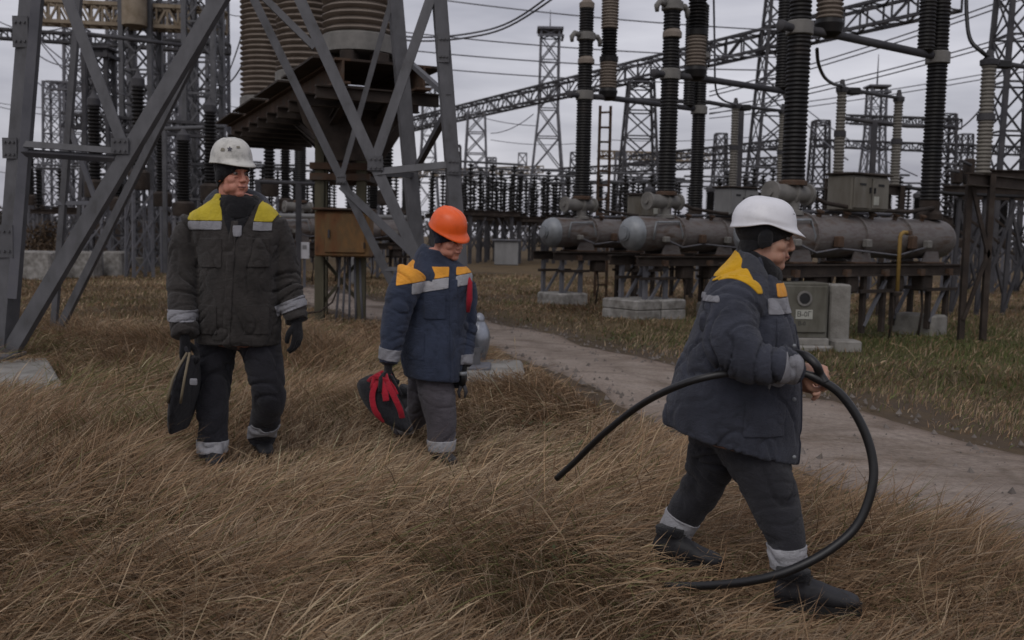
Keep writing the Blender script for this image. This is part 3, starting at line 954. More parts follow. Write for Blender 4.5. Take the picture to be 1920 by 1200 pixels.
cabinet('control_cabinet', 'grey steel cabinet above the middle tank just left of the white helmet', 'cabinet', 1, 1.75, -.05, 1.83, (.76, .4, .50), M['cab_grey'], 'cabinets on the breakers')
cabinet('control_cabinet', 'small brownish cabinet above the farthest right-hand tank, behind the middle breaker', 'cabinet', 2, 1.72, -.05, 1.82, (.7, .4, .46), M['cab_tan'], 'cabinets on the breakers')

# concrete plinths under the breaker legs
def plinth(i, x, label, h, s=(.95, .95), mat='concrete_pale', split=True):
    p = loc_in(i, x, 0, 0)
    t = thing('concrete_plinth', label, 'plinth', (p.x, p.y, 0), 'concrete plinths under the breakers', BANG)
    if split:
        for a in (-1, 1):
            for k, hh in ((0, h * .48), (1, h)):
                z0 = 0 if k == 0 else h * .5
                part('block', MB().bbox((a * s[0] * .26, 0, (z0 + hh) / 2 - .02), (s[0] * .5, s[1], hh - z0 + (.04 if k == 0 else 0)), .025), M[mat], t, 'auto', True)
    else:
        part('block', MB().bbox((0, 0, h / 2 - .03), (s[0], s[1], h + .06), .03), M[mat], t, 'auto', True)
    return t
plinth(1, -.45, 'whitewashed block plinth under the left legs of the middle breaker', .36, (1.15, .9))
plinth(2, -.45, 'pale plinth under the left legs of the farthest right-hand breaker', .26, (.7, .8), split=False)
plinth(0, BL - .1, 'grey concrete plinth at the right end of the nearest breaker', .30, (.42, .7), 'concrete', False)
plinth(0, -.45, 'plinth hidden behind the white-helmeted man under the nearest breaker', .3, (.9, .8), split=False)
plinth(1, 1.55, 'low plinth in the weeds under the middle of the middle breaker', .22, (.7, .7), 'concrete', False)

# roadside cabinet with round hole painted dark and number plate
q = P(1494, 640, 12.75)
cb = thing('switch_cabinet', 'olive-grey roadside cabinet with a round hole painted black and small number plate', 'cabinet', (q.x, 12.75, 0), None, math.radians(4))
part('casing', MB().bbox((0, .3, .50), (.80, .56, .72), .015), M['cab_olive'], cb, 'auto', True)
part('door', MB().bbox((.04, .005, .52), (.66, .03, .60), .01), M['cab_olive'], cb, 'auto', True)
part('sill', MB().bbox((0, .28, .10), (.84, .62, .10), .015), M['concrete'], cb, 'auto', True)
part('plinth', MB().bbox((.1, .25, .015), (1.3, .78, .09), .02), M['concrete'], cb, 'auto', True)
hole = part('dark_hole_disc', MB().lathe([(.07, 0), (.07, .012), (.01, .014)], (.07, -.011, .66), (0, -1, 0), 22), M['black'], cb, 'auto', True)  # black disc paints the darkness inside a round hole
part('hole_rim', MB().lathe([(.07, 0), (.098, 0), (.098, .02), (.072, .02)], (.07, -.011, .66), (0, -1, 0), 22, False), M['collar'], hole, 'auto', True)
pl = part('number_plate', MB().box((.075, -.014, .455), (.22, .01, .12)), M['plate'], cb, False, True)
def text_part(body, size, loc, mat, parent):
    cu = bpy.data.curves.new('lettering', 'FONT')
    cu.body = body
    cu.size = size
    cu.align_x = 'CENTER'
    cu.align_y = 'CENTER'
    cu.extrude = .001
    o = bpy.data.objects.new('lettering', cu)
    col.objects.link(o)
    dg = bpy.context.evaluated_depsgraph_get()
    me = bpy.data.meshes.new_from_object(o.evaluated_get(dg))
    bpy.data.objects.remove(o)
    Rm = Matrix.Rotation(math.pi / 2, 4, 'X')
    me.transform(Matrix.Translation(loc) @ Rm)
    me.materials.clear()
    return link('lettering', me, mat, parent)
M['ink'] = mat_plain('dark_lettering', (.03, .03, .028), .8)
text_part('В-0Г', .095, Vector((.075, -.0205, .455)), M['ink'], pl)
text_part('В-0', .07, Vector((.05, -.013, .335)), M['ink'], cb)
q2 = P(1574, 640, 12.9)
mono('concrete_post', MB().bbox((q2.x, 13.1, .41), (.27, .34, .86), .02), M['concrete'], 'square grey concrete post standing right beside the roadside cabinet', 'post', (q2.x, 13.1, 0), None, 'auto')
q3 = P(1585, 650, 12.7)
mono('concrete_block', MB().bbox((q3.x, 12.72, .06), (.34, .3, .16), .02), M['concrete'], 'low concrete block on the ground at the foot of the roadside cabinet', 'block', (q3.x, 12.72, 0), None, 'auto')

# yellow pipe
q = P(1686, 480, 13.95)
yp = thing('yellow_pipe', 'thin yellow pipe bent over at the top beside the right end of the nearest tank', 'pipe', (q.x, q.y, .3))
part('riser', MB().tube([(0, 0, .38), (0, 0, 1.18), (.015, .0, 1.22), (.05, .02, 1.24), (.16, .1, 1.24)], .028, 9), M['yellow_pipe'], yp, True, True)
part('valve', MB().lathe([(.02, 0), (.05, .01), (.05, .06), (.02, .07)], (.15, .09, 1.20), (0, 0, 1), 10), M['rust'], yp, 'auto', True)
part('pipe_foot', MB().lathe([(.06, .36), (.06, .40), (.03, .42)], (0, 0, 0), (0, 0, 1), 12), M['rust_dark'], yp, 'auto', True)

# ------------------------------------------------------------------ disconnectors: tan posts with a black blade on a steel frame
def disconnector(label, p0, p1, ztop0, ztop1, zb, r):
    """two ribbed posts joined by a bar; p0, p1 ground points"""
    p0, p1 = Vector(p0), Vector(p1)
    t = thing('disconnector', label, 'disconnector', ((p0 + p1) / 2).to_tuple(), 'post disconnectors')
    for p, zt in ((p0, ztop0), (p1, ztop1)):
        zm = (zb + zt) / 2
        part('post_insulator', MB().lathe(ribbed(zb, zm - .04, r * .8, r, .055), (p.x, p.y, 0), (0, 0, 1), 18), M['porc_grey'], t, 'auto')
        part('post_insulator', MB().lathe(ribbed(zm + .04, zt - .06, r * .72, r * .92, .055), (p.x, p.y, 0), (0, 0, 1), 18), M['porc_grey'], t, 'auto')
        part('flange', MB().lathe([(r * 1.1, zm - .045), (r * 1.1, zm + .045)], (p.x, p.y, 0), (0, 0, 1), 16), M['steel_dark'], t, 'auto')
        part('head', MB().lathe([(r * 1.1, zt - .07), (r * 1.15, zt), (r * .6, zt + .03), (r * .35, zt + .14)], (p.x, p.y, 0), (0, 0, 1), 14), M['steel_dark'], t, 'auto')
        for dx in (-.16, .16):
            part('frame_leg', MB().angle((p.x + dx, p.y, 0), (p.x + dx, p.y, zb), .08, .012), M['rust_dark'], t)
        part('frame_brace', MB().angle((p.x - .16, p.y - .03, .3), (p.x + .16, p.y - .03, zb * .55), .05, .01), M['rust_dark'], t)
        part('frame_brace', MB().angle((p.x + .16, p.y - .03, zb * .5), (p.x - .16, p.y - .03, zb - .1), .05, .01), M['rust_dark'], t)
    d = (p1 - p0).normalized()
    part('frame_beam', MB().ibeam(p0 - d * .4 + Vector((0, 0, zb - .09)), p1 + d * .4 + Vector((0, 0, zb - .09)), .18, .12, .02), M['rust_dark'], t)
    part('blade', MB().tube([p0 + Vector((0, 0, ztop0 - .01)) - d * .1, p0 + Vector((0, 0, ztop0)) + d * .3, p1 + Vector((0, 0, ztop1 - .01))], [.05, .04, .03], 8), M['steel_dark'], t, True)
    part('contact', MB().bbox(p0 + d * .3 + Vector((0, 0, ztop0 - .02)), (.32, .12, .12), .02), M['black'], t)
    return t
def zat(px, py, Y): return P(px, py, Y).z
def gp(px, py, Y):
    p = P(px, py, Y); return (p.x, p.y, 0)
disconnector('pair of tan posts joined by a dark bar right of the thick near column', gp(1575, 250, 17.2), gp(1682, 250, 18.6), zat(1580, 165, 17.2), zat(1685, 183, 18.6), 2.45, .092)
disconnector('pair of tan posts whose left post stands between two black columns', gp(1377, 260, 20.6), gp(1466, 260, 22), zat(1382, 197, 20.6), zat(1466, 207, 22), 2.4, .088)
disconnector('large tan post with a dark bar at the top right, before the dark lattice tower', gp(1850, 200, 14.4), gp(1985, 200, 15.8), zat(1858, 113, 14.4), zat(1985, 135, 15.8), 2.4, .112)

# dark rack at the right edge: beams on crossed lattice legs with lumpy gear on top
rk = thing('steel_rack', 'dark steel rack with crossed lattice legs at the right edge of the yard', 'rack', gp(1860, 480, 19.5))
zt = 2.42
for (a, b2, y) in ((1772, 2140, 19.5), (1800, 2140, 21.0)):
    part('beam', MB().ibeam(P(a, 300, y).xy.to_3d() + Vector((0, 0, zt)), P(b2, 300, y).xy.to_3d() + Vector((0, 0, zt)), .20, .14, .02), M['rust_dark'], rk)
    part('beam', MB().ibeam(P(a + 60, 300, y).xy.to_3d() + Vector((0, 0, zt + .34)), P(b2, 300, y).xy.to_3d() + Vector((0, 0, zt + .34)), .16, .14, .02), M['rust_dark'], rk)
for y in (19.5, 21.0):
    for px in (1795, 1843, 1893, 1950, 2010, 2080):
        p = P(px, 400, y)
        part('leg', MB().angle((p.x, y, 0), (p.x + .05, y, zt), .07, .012), M['steel_dark'], rk)
        part('cross_brace', MB().angle((p.x, y - .03, .1), (p.x + .62, y - .03, 2.2), .045, .01), M['steel_dark'], rk)
        part('cross_brace', MB().angle((p.x + .60, y + .03, .15), (p.x + .02, y + .03, 2.25), .045, .01), M['steel_dark'], rk)
        part('cross_brace', MB().angle((p.x - .25, y + .06, 1.9), (p.x + .7, y + .06, 1.2), .035, .01), M['rust_dark'], rk)
for i, px in enumerate((1800, 1822, 1868, 1900, 1935, 1990)):
    p = P(px, 300, 19.7)
    h = (.28, .5, .26, .22, .3, .26)[i]
    part('drive_box', MB().bbox((p.x, 19.8, zt + .15 + h / 2), (.17, .22, h), .03), M['rust_dark'], rk, 'auto')
    part('crank', MB().tube([(p.x - .05, 19.6, zt + .2 + h * .6), (p.x - .28, 19.58, zt + .15 + h * .9), (p.x - .32, 19.58, zt + h)], .03, 6), M['steel_dark'], rk, True)
part('control_rod', MB().tube([P(1690, 350, 19.3), P(1780, 363, 19.4), P(1990, 372, 19.5)], .035, 7), M['black'], rk, True)

# rusty ladder-like post by the farthest breaker
lp = thing('lattice_post', 'narrow rusty ladder-like post just right of the short capped column', 'post', gp(1130, 400, 22.5))
pp = P(1130, 400, 22.5)
for dx in (-.13, .13):
    part('rail', MB().angle((pp.x + dx, 22.5, 0), (pp.x + dx * .9, 22.5, 4.3), .06, .01), M['rust'], lp)
for k in range(13):
    z = .3 + k * .32
    part('rung', MB().bar((pp.x - .13, 22.47, z), (pp.x + .13, 22.47, z + (.0 if k % 3 else .02)), .045, .02), M['rust'], lp)
# ================================================================== LATTICE COLUMNS, MASTS, GIRDERS
def lattice_column(name, label, cat, base, H, w0, w1, panel, leg_t, br_t, mat, group=None, cap=False, spike=0, waist=None, rz=0.0):
    """four tapered legs with zig-zag lacing; waist=(z, w) gives a kink"""
    t = thing(name, label, cat, base, group, rz)
    def w_at(z):
        if waist and z < waist[0]:
            return w0 + (waist[1] - w0) * z / waist[0]
        if waist:
            return waist[1] + (w1 - waist[1]) * (z - waist[0]) / max(H - waist[0], .01)
        return w0 + (w1 - w0) * z / H
    cs = [(-1, -1), (1, -1), (1, 1), (-1, 1)]
    def c(i, z):
        h = w_at(z) / 2
        return Vector((cs[i % 4][0] * h, cs[i % 4][1] * h, z))
    for i in range(4):
        mb = MB()
        zs = [0] + ([waist[0]] if waist else []) + [H]
        for za, zb in zip(zs, zs[1:]):
            mb.bar(c(i, za), c(i, zb), leg_t, leg_t)
        part('leg', mb, mat, t, False, True)
    mb = MB()
    z = 0.0
    k = 0
    while z < H - .05:
        zn = min(H, z + panel * (w_at(z) / w_at(H * .6)) ** .7)
        for i in range(4):
            face = ((0, -1, 0), (1, 0, 0), (0, 1, 0), (-1, 0, 0))[i]
            mb.bar(c(i, z), c(i + 1, zn), br_t, br_t * .5, face)
            mb.bar(c(i + 1, z), c(i, zn), br_t, br_t * .5, face)
            mb.bar(c(i, zn), c(i + 1, zn), br_t, br_t * .5, face)
        z = zn
        k += 1
    part('lacing', mb, mat, t, False, True, kind='stuff')
    if cap:
        part('top_platform', MB().bbox((0, 0, H + w1 * .06), (w1 * 1.45, w1 * 1.45, w1 * .14), .02), mat, t, False, True)
        part('railing', MB().bar((-w1 * .7, -w1 * .7, H - w1 * .35), (w1 * .7, -w1 * .7, H - w1 * .35), leg_t, leg_t).bar((w1 * .7, -w1 * .7, H - w1 * .35), (w1 * .7, w1 * .7, H - w1 * .35), leg_t, leg_t, (1, 0, 0)), mat, t, False, True)
    if spike:
        part('lightning_rod', MB().tube([(0, 0, H), (0, 0, H + spike)], [.06, .02], 6), mat, t, False, True)
    return t

def girder(label, p0, p1, s, n, chord, br, mat, group=None):
    p0, p1 = Vector(p0), Vector(p1)
    t = thing('lattice_girder', label, 'girder', ((p0 + p1) / 2).to_tuple(), group)
    d = (p1 - p0).normalized()
    sd = Vector((-d.y, d.x, 0)).normalized()
    up = Vector((0, 0, 1))
    def c(i, u):
        a, b2 = [(-1, -1), (1, -1), (1, 1), (-1, 1)][i % 4]
        return p0.lerp(p1, u) + sd * (a * s / 2) + up * (b2 * s / 2)
    for i in range(4):
        part('chord', MB().bar(c(i, 0), c(i, 1), chord, chord, (0, 0, 1)), mat, t)
    mb = MB()
    for k in range(n):
        u0, u1 = k / n, (k + 1) / n
        for i in range(4):
            a, b2 = (i, i + 1) if k % 2 else (i + 1, i)
            mb.bar(c(a, u0), c(b2, u1), br, br * .6, (0, 0, 1) if i in (0, 2) else sd)
            mb.bar(c(i, u1), c(i + 1, u1), br, br * .6, (0, 0, 1) if i in (0, 2) else sd)
    part('lacing', mb, mat, t, kind='stuff')
    return t

def g0(px, Y):
    p = P(px, 430, Y)
    return (p.x, Y, 0)
# far masts with caps; the paler steel puts haze into their colour
lattice_column('lattice_mast', 'tall grey lattice mast with a capped head in the centre of the sky', 'mast', g0(1023, 88), 19.0, 3.9, 1.55, 2.2, .19, .10, M['steel_old_or_hazed'], 'capped lattice masts', True, 1.8, (12.2, 1.65))
lattice_column('lattice_mast', 'small distant lattice mast seen between the pylon legs', 'mast', g0(801, 118), 18.6, 3.2, 1.4, 2.4, .17, .09, M['steel_old_or_hazed'], 'capped lattice masts', True, 1.6, (12, 1.5))
lattice_column('lattice_mast', 'slim capped lattice mast between the pair of tan posts on the right', 'mast', g0(1631, 62), 10.8, 1.9, .9, 1.4, .12, .06, M['steel_old_or_hazed'], 'capped lattice masts', True, 2.0, (8, .95))
lattice_column('lattice_mast', 'dark lattice mast with a flat cap inside the left half of the pylon', 'mast', g0(192, 33), 7.1, 1.25, .62, .8, .12, .06, M['steel_dark'], 'capped lattice masts', True, 0, (5.4, .66))
lattice_column('lattice_mast', 'faint low lattice mast far off left of the central mast', 'mast', g0(920, 120), 10.5, 1.5, 1.0, 1.6, .14, .08, M['steel_old_or_hazed'], 'capped lattice masts', False, 0)
lattice_column('lattice_mast', 'faint low lattice mast just left of the central mast near the horizon', 'mast', g0(977, 125), 11.5, 1.4, 1.0, 1.6, .14, .08, M['steel_old_or_hazed'], 'capped lattice masts', False, 0)
# girder crossing the sky and its columns
GA, GB = P(766, 250, 100), P(1790, -28, 44)
GA.z = GB.z = 12.0
girder('long lattice girder crossing the sky from the pylon to the upper right', GA, GB, 1.05, 44, .15, .09, M['steel_dark'], 'lattice girders')
lattice_column('gantry_tower', 'lattice gantry column under the long girder left of the thick near columns', 'gantry column', g0(1193, 65.5), 11.5, 3.0, 1.5, 1.7, .16, .09, M['steel_dark'], 'gantry columns')
lattice_column('gantry_tower', 'lattice gantry column under the long girder behind the thickest black column', 'gantry column', g0(1447, 54), 16, 3.0, 1.1, 1.6, .15, .08, M['steel_dark'], 'gantry columns')
lattice_column('gantry_tower', 'big dark lattice tower at the right edge of the sky', 'gantry column', g0(1889, 29), 12, 1.5, .75, 1.25, .13, .06, M['steel_dark'], 'gantry columns')
lattice_column('gantry_tower', 'lattice gantry column below the far left end of the long girder', 'gantry column', g0(890, 84), 11.4, 2.4, 1.4, 1.8, .15, .09, M['steel_old_or_hazed'], 'gantry columns')
# low far girders
girder('pale tan girder low in the distance behind the orange helmet', P(735, 327, 85), P(1015, 318, 95), .62, 24, .12, .08, M['tan_beam'], 'lattice girders')
girder('dark far girder low behind the black columns on the right', P(1180, 300, 70), P(1480, 268, 66), .5, 26, .10, .06, M['steel_dark'], 'lattice girders')
girder('far girder low between the tan posts', P(1590, 224, 50), P(1800, 232, 46), .4, 18, .09, .05, M['steel_dark'], 'lattice girders')
girder('thin far girder low at the right behind the gantry columns', P(1120, 290, 95), P(1330, 296, 95), .7, 20, .12, .08, M['tan_beam'], 'lattice girders')
# left portal
lattice_column('portal_tower', 'left grey lattice column of the portal behind the pylon', 'portal column', g0(268, 36), 13, 1.0, 1.0, 1.15, .17, .07, M['steel'], 'portal columns')
lattice_column('portal_tower', 'right grey lattice column of the portal left of the ribbed stacks', 'portal column', g0(383, 35), 13, .98, .98, 1.2, .17, .07, M['steel'], 'portal columns')
lattice_column('portal_tower', 'shorter lattice column between the two grey portal columns', 'portal column', g0(325, 44), 11, 1.1, 1.1, 1.2, .16, .08, M['steel_old_or_hazed'], 'portal columns')
for px_, Y_, H_, w_ in ((232, 52, 15, 1.2), (346, 58, 16, 1.4), (410, 48, 14, .9), (150, 60, 13, 1.3), (108, 75, 12, 1.5)):
    lattice_column('portal_tower', {232: 'far lattice column just left of the left grey portal column', 346: 'far lattice column behind the gap of the two grey portal columns', 410: 'slim lattice column touching the right grey portal column', 150: 'distant lattice column seen left of the dark capped mast', 108: 'most distant lattice column near the left pylon leg'}[px_], 'portal column', g0(px_, Y_), H_, w_, w_ * .8, 1.3, .15, .075, M['steel_old_or_hazed'], 'portal columns')
for px_, Y_, H_, lab_ in ((850, 70, 7.5, 'small far gantry column right of the pylon'), (1075, 92, 9, 'small far gantry column behind the short capped column'), (1160, 85, 8.5, 'small far gantry column left of the middle breaker column'), (1345, 78, 9.5, 'small far gantry column right of the middle breaker column'), (1530, 60, 8.5, 'small far gantry column right of the thickest black column'), (1760, 52, 8, 'small far gantry column right of the last black column'), (1800, 75, 9.5, 'faint far gantry column before the dark lattice tower')):
    lattice_column('gantry_tower', lab_, 'gantry column', g0(px_, Y_), H_, 1.3, .8, 1.3, .12, .07, M['steel_dark'] if Y_ < 80 else M['steel_old_or_hazed'], 'gantry columns')  # the farthest columns get paler steel, haze painted into their colour
girder('far dark girder level with the white helmet top behind the breakers', P(1050, 322, 75), P(1500, 300, 68), .5, 30, .10, .06, M['steel_dark'], 'lattice girders')
girder('far girder above the right rack', P(1520, 268, 58), P(1960, 285, 50), .4, 28, .09, .05, M['steel_dark'], 'lattice girders')
girder('thin far girder behind the left portal at helmet height', P(60, 300, 60), P(460, 318, 58), .5, 24, .10, .06, M['steel_old_or_hazed'], 'lattice girders')
girder('second thin girder behind the left portal above helmet height', P(90, 160, 48), P(420, 176, 47), .35, 22, .08, .05, M['steel_old_or_hazed'], 'lattice girders')
girder('tan topped portal beam high at the upper left', P(60, 22, 36.0), P(420, 40, 36.0), .7, 18, .13, .07, M['tan_beam'], 'lattice girders')
girder('upper beam of the left portal crossing the frame edge', P(-80, 58, 40), P(430, 92, 40), .35, 26, .09, .05, M['steel_dark'], 'lattice girders')
girder('dark lower beam of the left portal level with the speckled helmet', P(120, 226, 33.5), P(415, 247, 33.5), .42, 16, .09, .05, M['steel_dark'], 'lattice girders')
lb = P(252, 22, 35.2)
tb = thing('trap_coil', 'tan cylinder hanging under the left portal beam', 'coil', (lb.x, 35.2, lb.z))
part('coil', MB().lathe([(.25, -.5), (.42, -.48), (.42, .6), (.25, .62)], (0, 0, 0), (0, 0, 1), 18), M['tan_beam'], tb, 'auto', True)
part('hanger', MB().tube([(0, 0, .6), (0, 0, 1.3)], .04, 6), M['steel_dark'], tb, True, True)

# ------------------------------------------------------------------ post-insulator stands: prototypes and copies
def beads(z0, z1, r0, r1, pitch):
    prof = []
    z = z0
    while z < z1 - pitch * .5:
        prof += [(r0, z), (r1, z + pitch * .3), (r1 * .9, z + pitch * .55), (r0, z + pitch * .62)]
        z += pitch
    prof.append((r0, z1))
    return prof

def make_bus_support(label):
    t = thing('bus_support', label, 'bus support', (0, 0, 0), 'bus supports in the distance')
    for dx in (-1.1, 1.1):
        part('leg', MB().angle((dx, 0, 0), (dx, 0, 2.1), .14, .02), M['steel_dark'], t, False, True)
        part('brace', MB().bar((dx, 0, .6), (dx * .3, 0, 2.0), .07, .05), M['steel_dark'], t, False, True)
    part('beam', MB().ibeam((-1.5, 0, 2.2), (1.5, 0, 2.2), .22, .16, .03), M['rust_dark'], t, False, True)
    for dx in (-1.15, 0, 1.15):
        part('insulator', MB().lathe(beads(2.3, 4.3, .05, .16, .17), (dx, 0, 0), (0, 0, 1), 10), M['porc_black'], t, True, True)
    part('busbar', MB().tube([(-1.6, 0, 4.36), (1.6, 0, 4.36)], .05, 6), M['steel'], t, False, True)
    return t
row_px = [(872, 50), (905, 56), (938, 51), (968, 58), (1000, 50), (1036, 55), (1062, 52), (1150, 48), (1185, 54), (1345, 46), (1395, 50), (1560, 46), (1640, 44), (1700, 48), (1770, 42), (716, 46), (742, 52), (690, 55), (655, 48), (618, 52), (565, 50), (590, 58), (840, 60), (1100, 60), (1225, 50), (1290, 55), (1430, 58), (1500, 50), (855, 48), (888, 52), (922, 47), (955, 54), (985, 53), (1018, 48), (1048, 60), (1080, 50), (1125, 55), (1170, 45), (1205, 58), (1250, 47), (1310, 52), (1370, 57), (1410, 46), (1530, 52), (1600, 55), (1735, 52), (1820, 50), (1870, 56), (505, 48), (540, 44), (470, 54), (120, 46), (160, 50), (205, 45), (250, 52), (300, 47), (340, 50), (380, 46), (430, 49)]
proto_bs = None
for i, (px, Y) in enumerate(row_px):
    lab = ('dark three-stack bus support in the distant rows left of the rusty box' if px < 650 else 'dark three-stack bus support in the distant rows behind the orange helmet' if px < 1110 else 'dark three-stack bus support in the distant rows behind the breakers')
    if proto_bs is None:
        proto_bs = o = make_bus_support(lab)
    else:
        o = copy_tree(proto_bs)
    o['label'] = lab
    o['group'] = 'bus supports ' + ('left of the rusty box' if px < 650 else 'behind the orange helmet' if px < 1110 else 'behind the breakers')
    o.location = g0(px, Y)
    o.rotation_euler = (0, 0, (.25, -.1, .5, .05)[i % 4])
    sc_ = (1.0, .92, 1.08, .97)[(i * 3) % 4]
    o.scale = (1, 1, sc_)

def make_transformer(label):
    """instrument transformer on a lattice stand"""
    t = thing('instrument_transformer', label, 'instrument transformer', (0, 0, 0), 'instrument transformers in the yard')
    for a, b2 in ((-.3, -.3), (.3, -.3), (.3, .3), (-.3, .3)):
        part('leg', MB().angle((a, b2, 0), (a * .9, b2 * .9, 2.2), .085, .012), M['steel_old_or_hazed'], t, False, True)
    mb = MB()
    for k in range(3):
        z = k * .7 + .05
        mb.bar((-.3, -.3, z), (.29, -.29, z + .68), .05, .03).bar((.3, -.3, z), (.29, .3, z + .68), .05, .03, (1, 0, 0)).bar((-.3, .3, z), (-.29, -.3, z + .68), .05, .03, (1, 0, 0)).bar((.3, .3, z), (-.29, .29, z + .68), .05, .03)
    part('lacing', mb, M['steel_old_or_hazed'], t, False, True, kind='stuff')
    part('base_tank', MB().lathe([(.3, 2.2), (.32, 2.25), (.32, 2.62), (.2, 2.7)], (0, 0, 0), (0, 0, 1), 16), M['rust_dark'], t, 'auto', True)
    part('porcelain', MB().lathe(ribbed(2.7, 4.7, .14, .2, .1), (0, 0, 0), (0, 0, 1), 16), M['porc_black'], t, 'auto', True)
    part('head', MB().lathe([(.17, 4.7), (.2, 4.74), (.2, 4.92), (.1, 5.0), (.04, 5.15)], (0, 0, 0), (0, 0, 1), 14), M['steel_dark'], t, 'auto', True)
    return t
tr = [(180, 28), (222, 30), (262, 27.5), (305, 31), (345, 26.5), (395, 29), (428, 33), (505, 31), (535, 35), (700, 33), (725, 30), (762, 36), (60, 52), (75, 55), (1215, 30), (1330, 33), (1402, 29), (1610, 26), (1660, 30), (1720, 27), (1795, 30), (1880, 34)]
proto_tr = None
for i, (px, Y) in enumerate(tr):
    lab = 'dark ribbed instrument transformer on a lattice stand behind the pylon' if px < 800 else 'dark ribbed instrument transformer on a lattice stand behind the breakers'
    if proto_tr is None:
        proto_tr = o = make_transformer(lab)
    else:
        o = copy_tree(proto_tr)
    o['label'] = lab
    o['group'] = 'instrument transformers behind the pylon' if px < 800 else 'instrument transformers behind the breakers'
    o.location = g0(px, Y)
    o.rotation_euler = (0, 0, (i * .37) % 1.2)
    o.scale = (.9, .9, (1.0, .85, 1.1, .93, .78)[i % 5]) if px < 800 else (.8, .8, (.62, .55, .58)[i % 3])

# pipework racks: horizontal busbars behind the pylon
def busbar(label, pts, r, mat='steel_old_or_hazed', posts=()):
    a = Vector(pts[0])
    t = thing('busbar', label, 'busbar', (a.x, a.y, 0), 'busbars')
    part('tube', MB().tube(pts, r, 8), M[mat], t, True)
    for q in posts:
        part('support', MB().bar((q[0], q[1], 0), q, .12, .1), M[mat], t)
    return t
busbar('rigid tube busbar low behind the speckled helmet', [P(300, 242, 30), P(420, 238, 30)], .07, 'steel', [P(308, 242, 30)])
busbar('long thin busbar across the upper left of the pylon', [P(150, 62, 31), P(350, 86, 31)], .06, 'steel_dark', [P(156, 62, 31)])
busbar('pair of low pipes between the grey-jacketed worker and the rusty box', [P(478, 340, 24), P(600, 346, 24)], .05, 'steel_dark', [P(484, 340, 24), P(560, 344, 24)])
busbar('pale pipe run low behind the rusty box', [P(500, 404, 26), P(770, 408, 26)], .06, 'cab_grey', [P(520, 404, 26), P(660, 406, 26)])
busbar('dark tube busbar between the tan posts and the lattice tower', [P(1585, 222, 24), P(1700, 236, 24), P(1790, 238, 24)], .05, 'steel_dark', [P(1640, 228, 24)])
busbar('thin dark busbar above the middle breaker tank', [P(1140, 185, 24), P(1330, 192, 24), P(1400, 205, 24)], .05, 'steel_dark', [P(1390, 204, 24)])

# white notice cabinet and far clutter
q = P(570, 470, 24)
wc = thing('notice_board', 'small white board on a post between the grey-jacketed worker and the rusty box', 'notice board', (q.x, 24, 0))
part('board', MB().bbox((0, 0, .92), (.26, .05, .40), .01), M['white_paint'], wc, False, True)
part('post', MB().bar((0, .05, 0), (0, .05, 1.1), .06, .05), M['steel_old_or_hazed'], wc, False, True)
part('sticker', MB().box((.02, -.028, 1.0), (.1, .006, .1)), M['cab_grey'], wc, False, True)
q = P(950, 450, 46)
wk = thing('low_kiosk', 'low grey kiosk far off beside the orange helmet', 'kiosk', (q.x, 46, 0))
part('casing', MB().bbox((0, 0, .55), (1.1, .8, 1.1), .03), M['cab_grey'], wk, 'auto', True)
part('roof', MB().bbox((0, 0, 1.14), (1.3, 1.0, .08), .02), M['steel_old_or_hazed'], wk, False, True)

# concrete blocks at the left
def cblock(px0, px1, ytop, ybot, label, mat='concrete_pale'):
    a, b2 = G(px0, ybot), G(px1, ybot)
    Y = a.y
    h = P(px0, ytop, Y).z
    w = (b2.x - a.x)
    return mono('concrete_block', MB().bbox(((a.x + b2.x) / 2, Y + .35, h / 2 - .03), (w, .7, h + .06), .05), M[mat], label, 'block', ((a.x + b2.x) / 2, Y + .35, 0), 'pale concrete blocks at the left', 'auto')
cblock(16, 110, 470, 524, 'tall pale concrete block at the far left in the grass')
cblock(112, 186, 471, 521, 'pale concrete block left of the pair behind the big brace')
cblock(188, 234, 471, 519, 'pale concrete block right of the pair behind the big brace')
kb = MB().bbox((P(276, 497, 36).x, 36, .14), (3.0, .5, .36), .04)
mono('kerb_stone', kb, M['concrete'], 'low concrete kerb at the foot of the left portal columns', 'kerb', (P(276, 497, 36).x, 36, 0), None, 'auto')
dg_ = MB().bbox((P(255, 450, 42).x, 42, .8), (3.4, 1.2, 1.7), .05)
mono('dark_bin', dg_, M['rust_dark'], 'dark rusty container behind the pale concrete blocks', 'container', (P(255, 450, 42).x, 42, 0), None, 'auto')

# far transformer at the left edge
q = P(58, 420, 60)
ft = thing('power_transformer', 'dark far transformer with a single bushing at the left edge', 'transformer', (q.x, 60, 0))
part('tank', MB().bbox((0, 0, 1.3), (1.7, 1.6, 2.6), .06), M['steel_dark'], ft, 'auto', True)
part('bushing', MB().lathe(ribbed(2.6, 4.3, .1, .2, .18), (.1, 0, 0), (0, 0, 1), 14), M['porc_black'], ft, 'auto', True)
part('cross_arm', MB().bar((-.9, 0, 3.2), (1.0, 0, 3.25), .12, .12), M['steel_dark'], ft, False, True)
part('conservator', MB().lathe([(.25, 0), (.3, .05), (.3, 1.1), (.25, 1.15)], (-.6, .3, 2.8), (1, 0, 0), 14), M['steel_dark'], ft, 'auto', True)

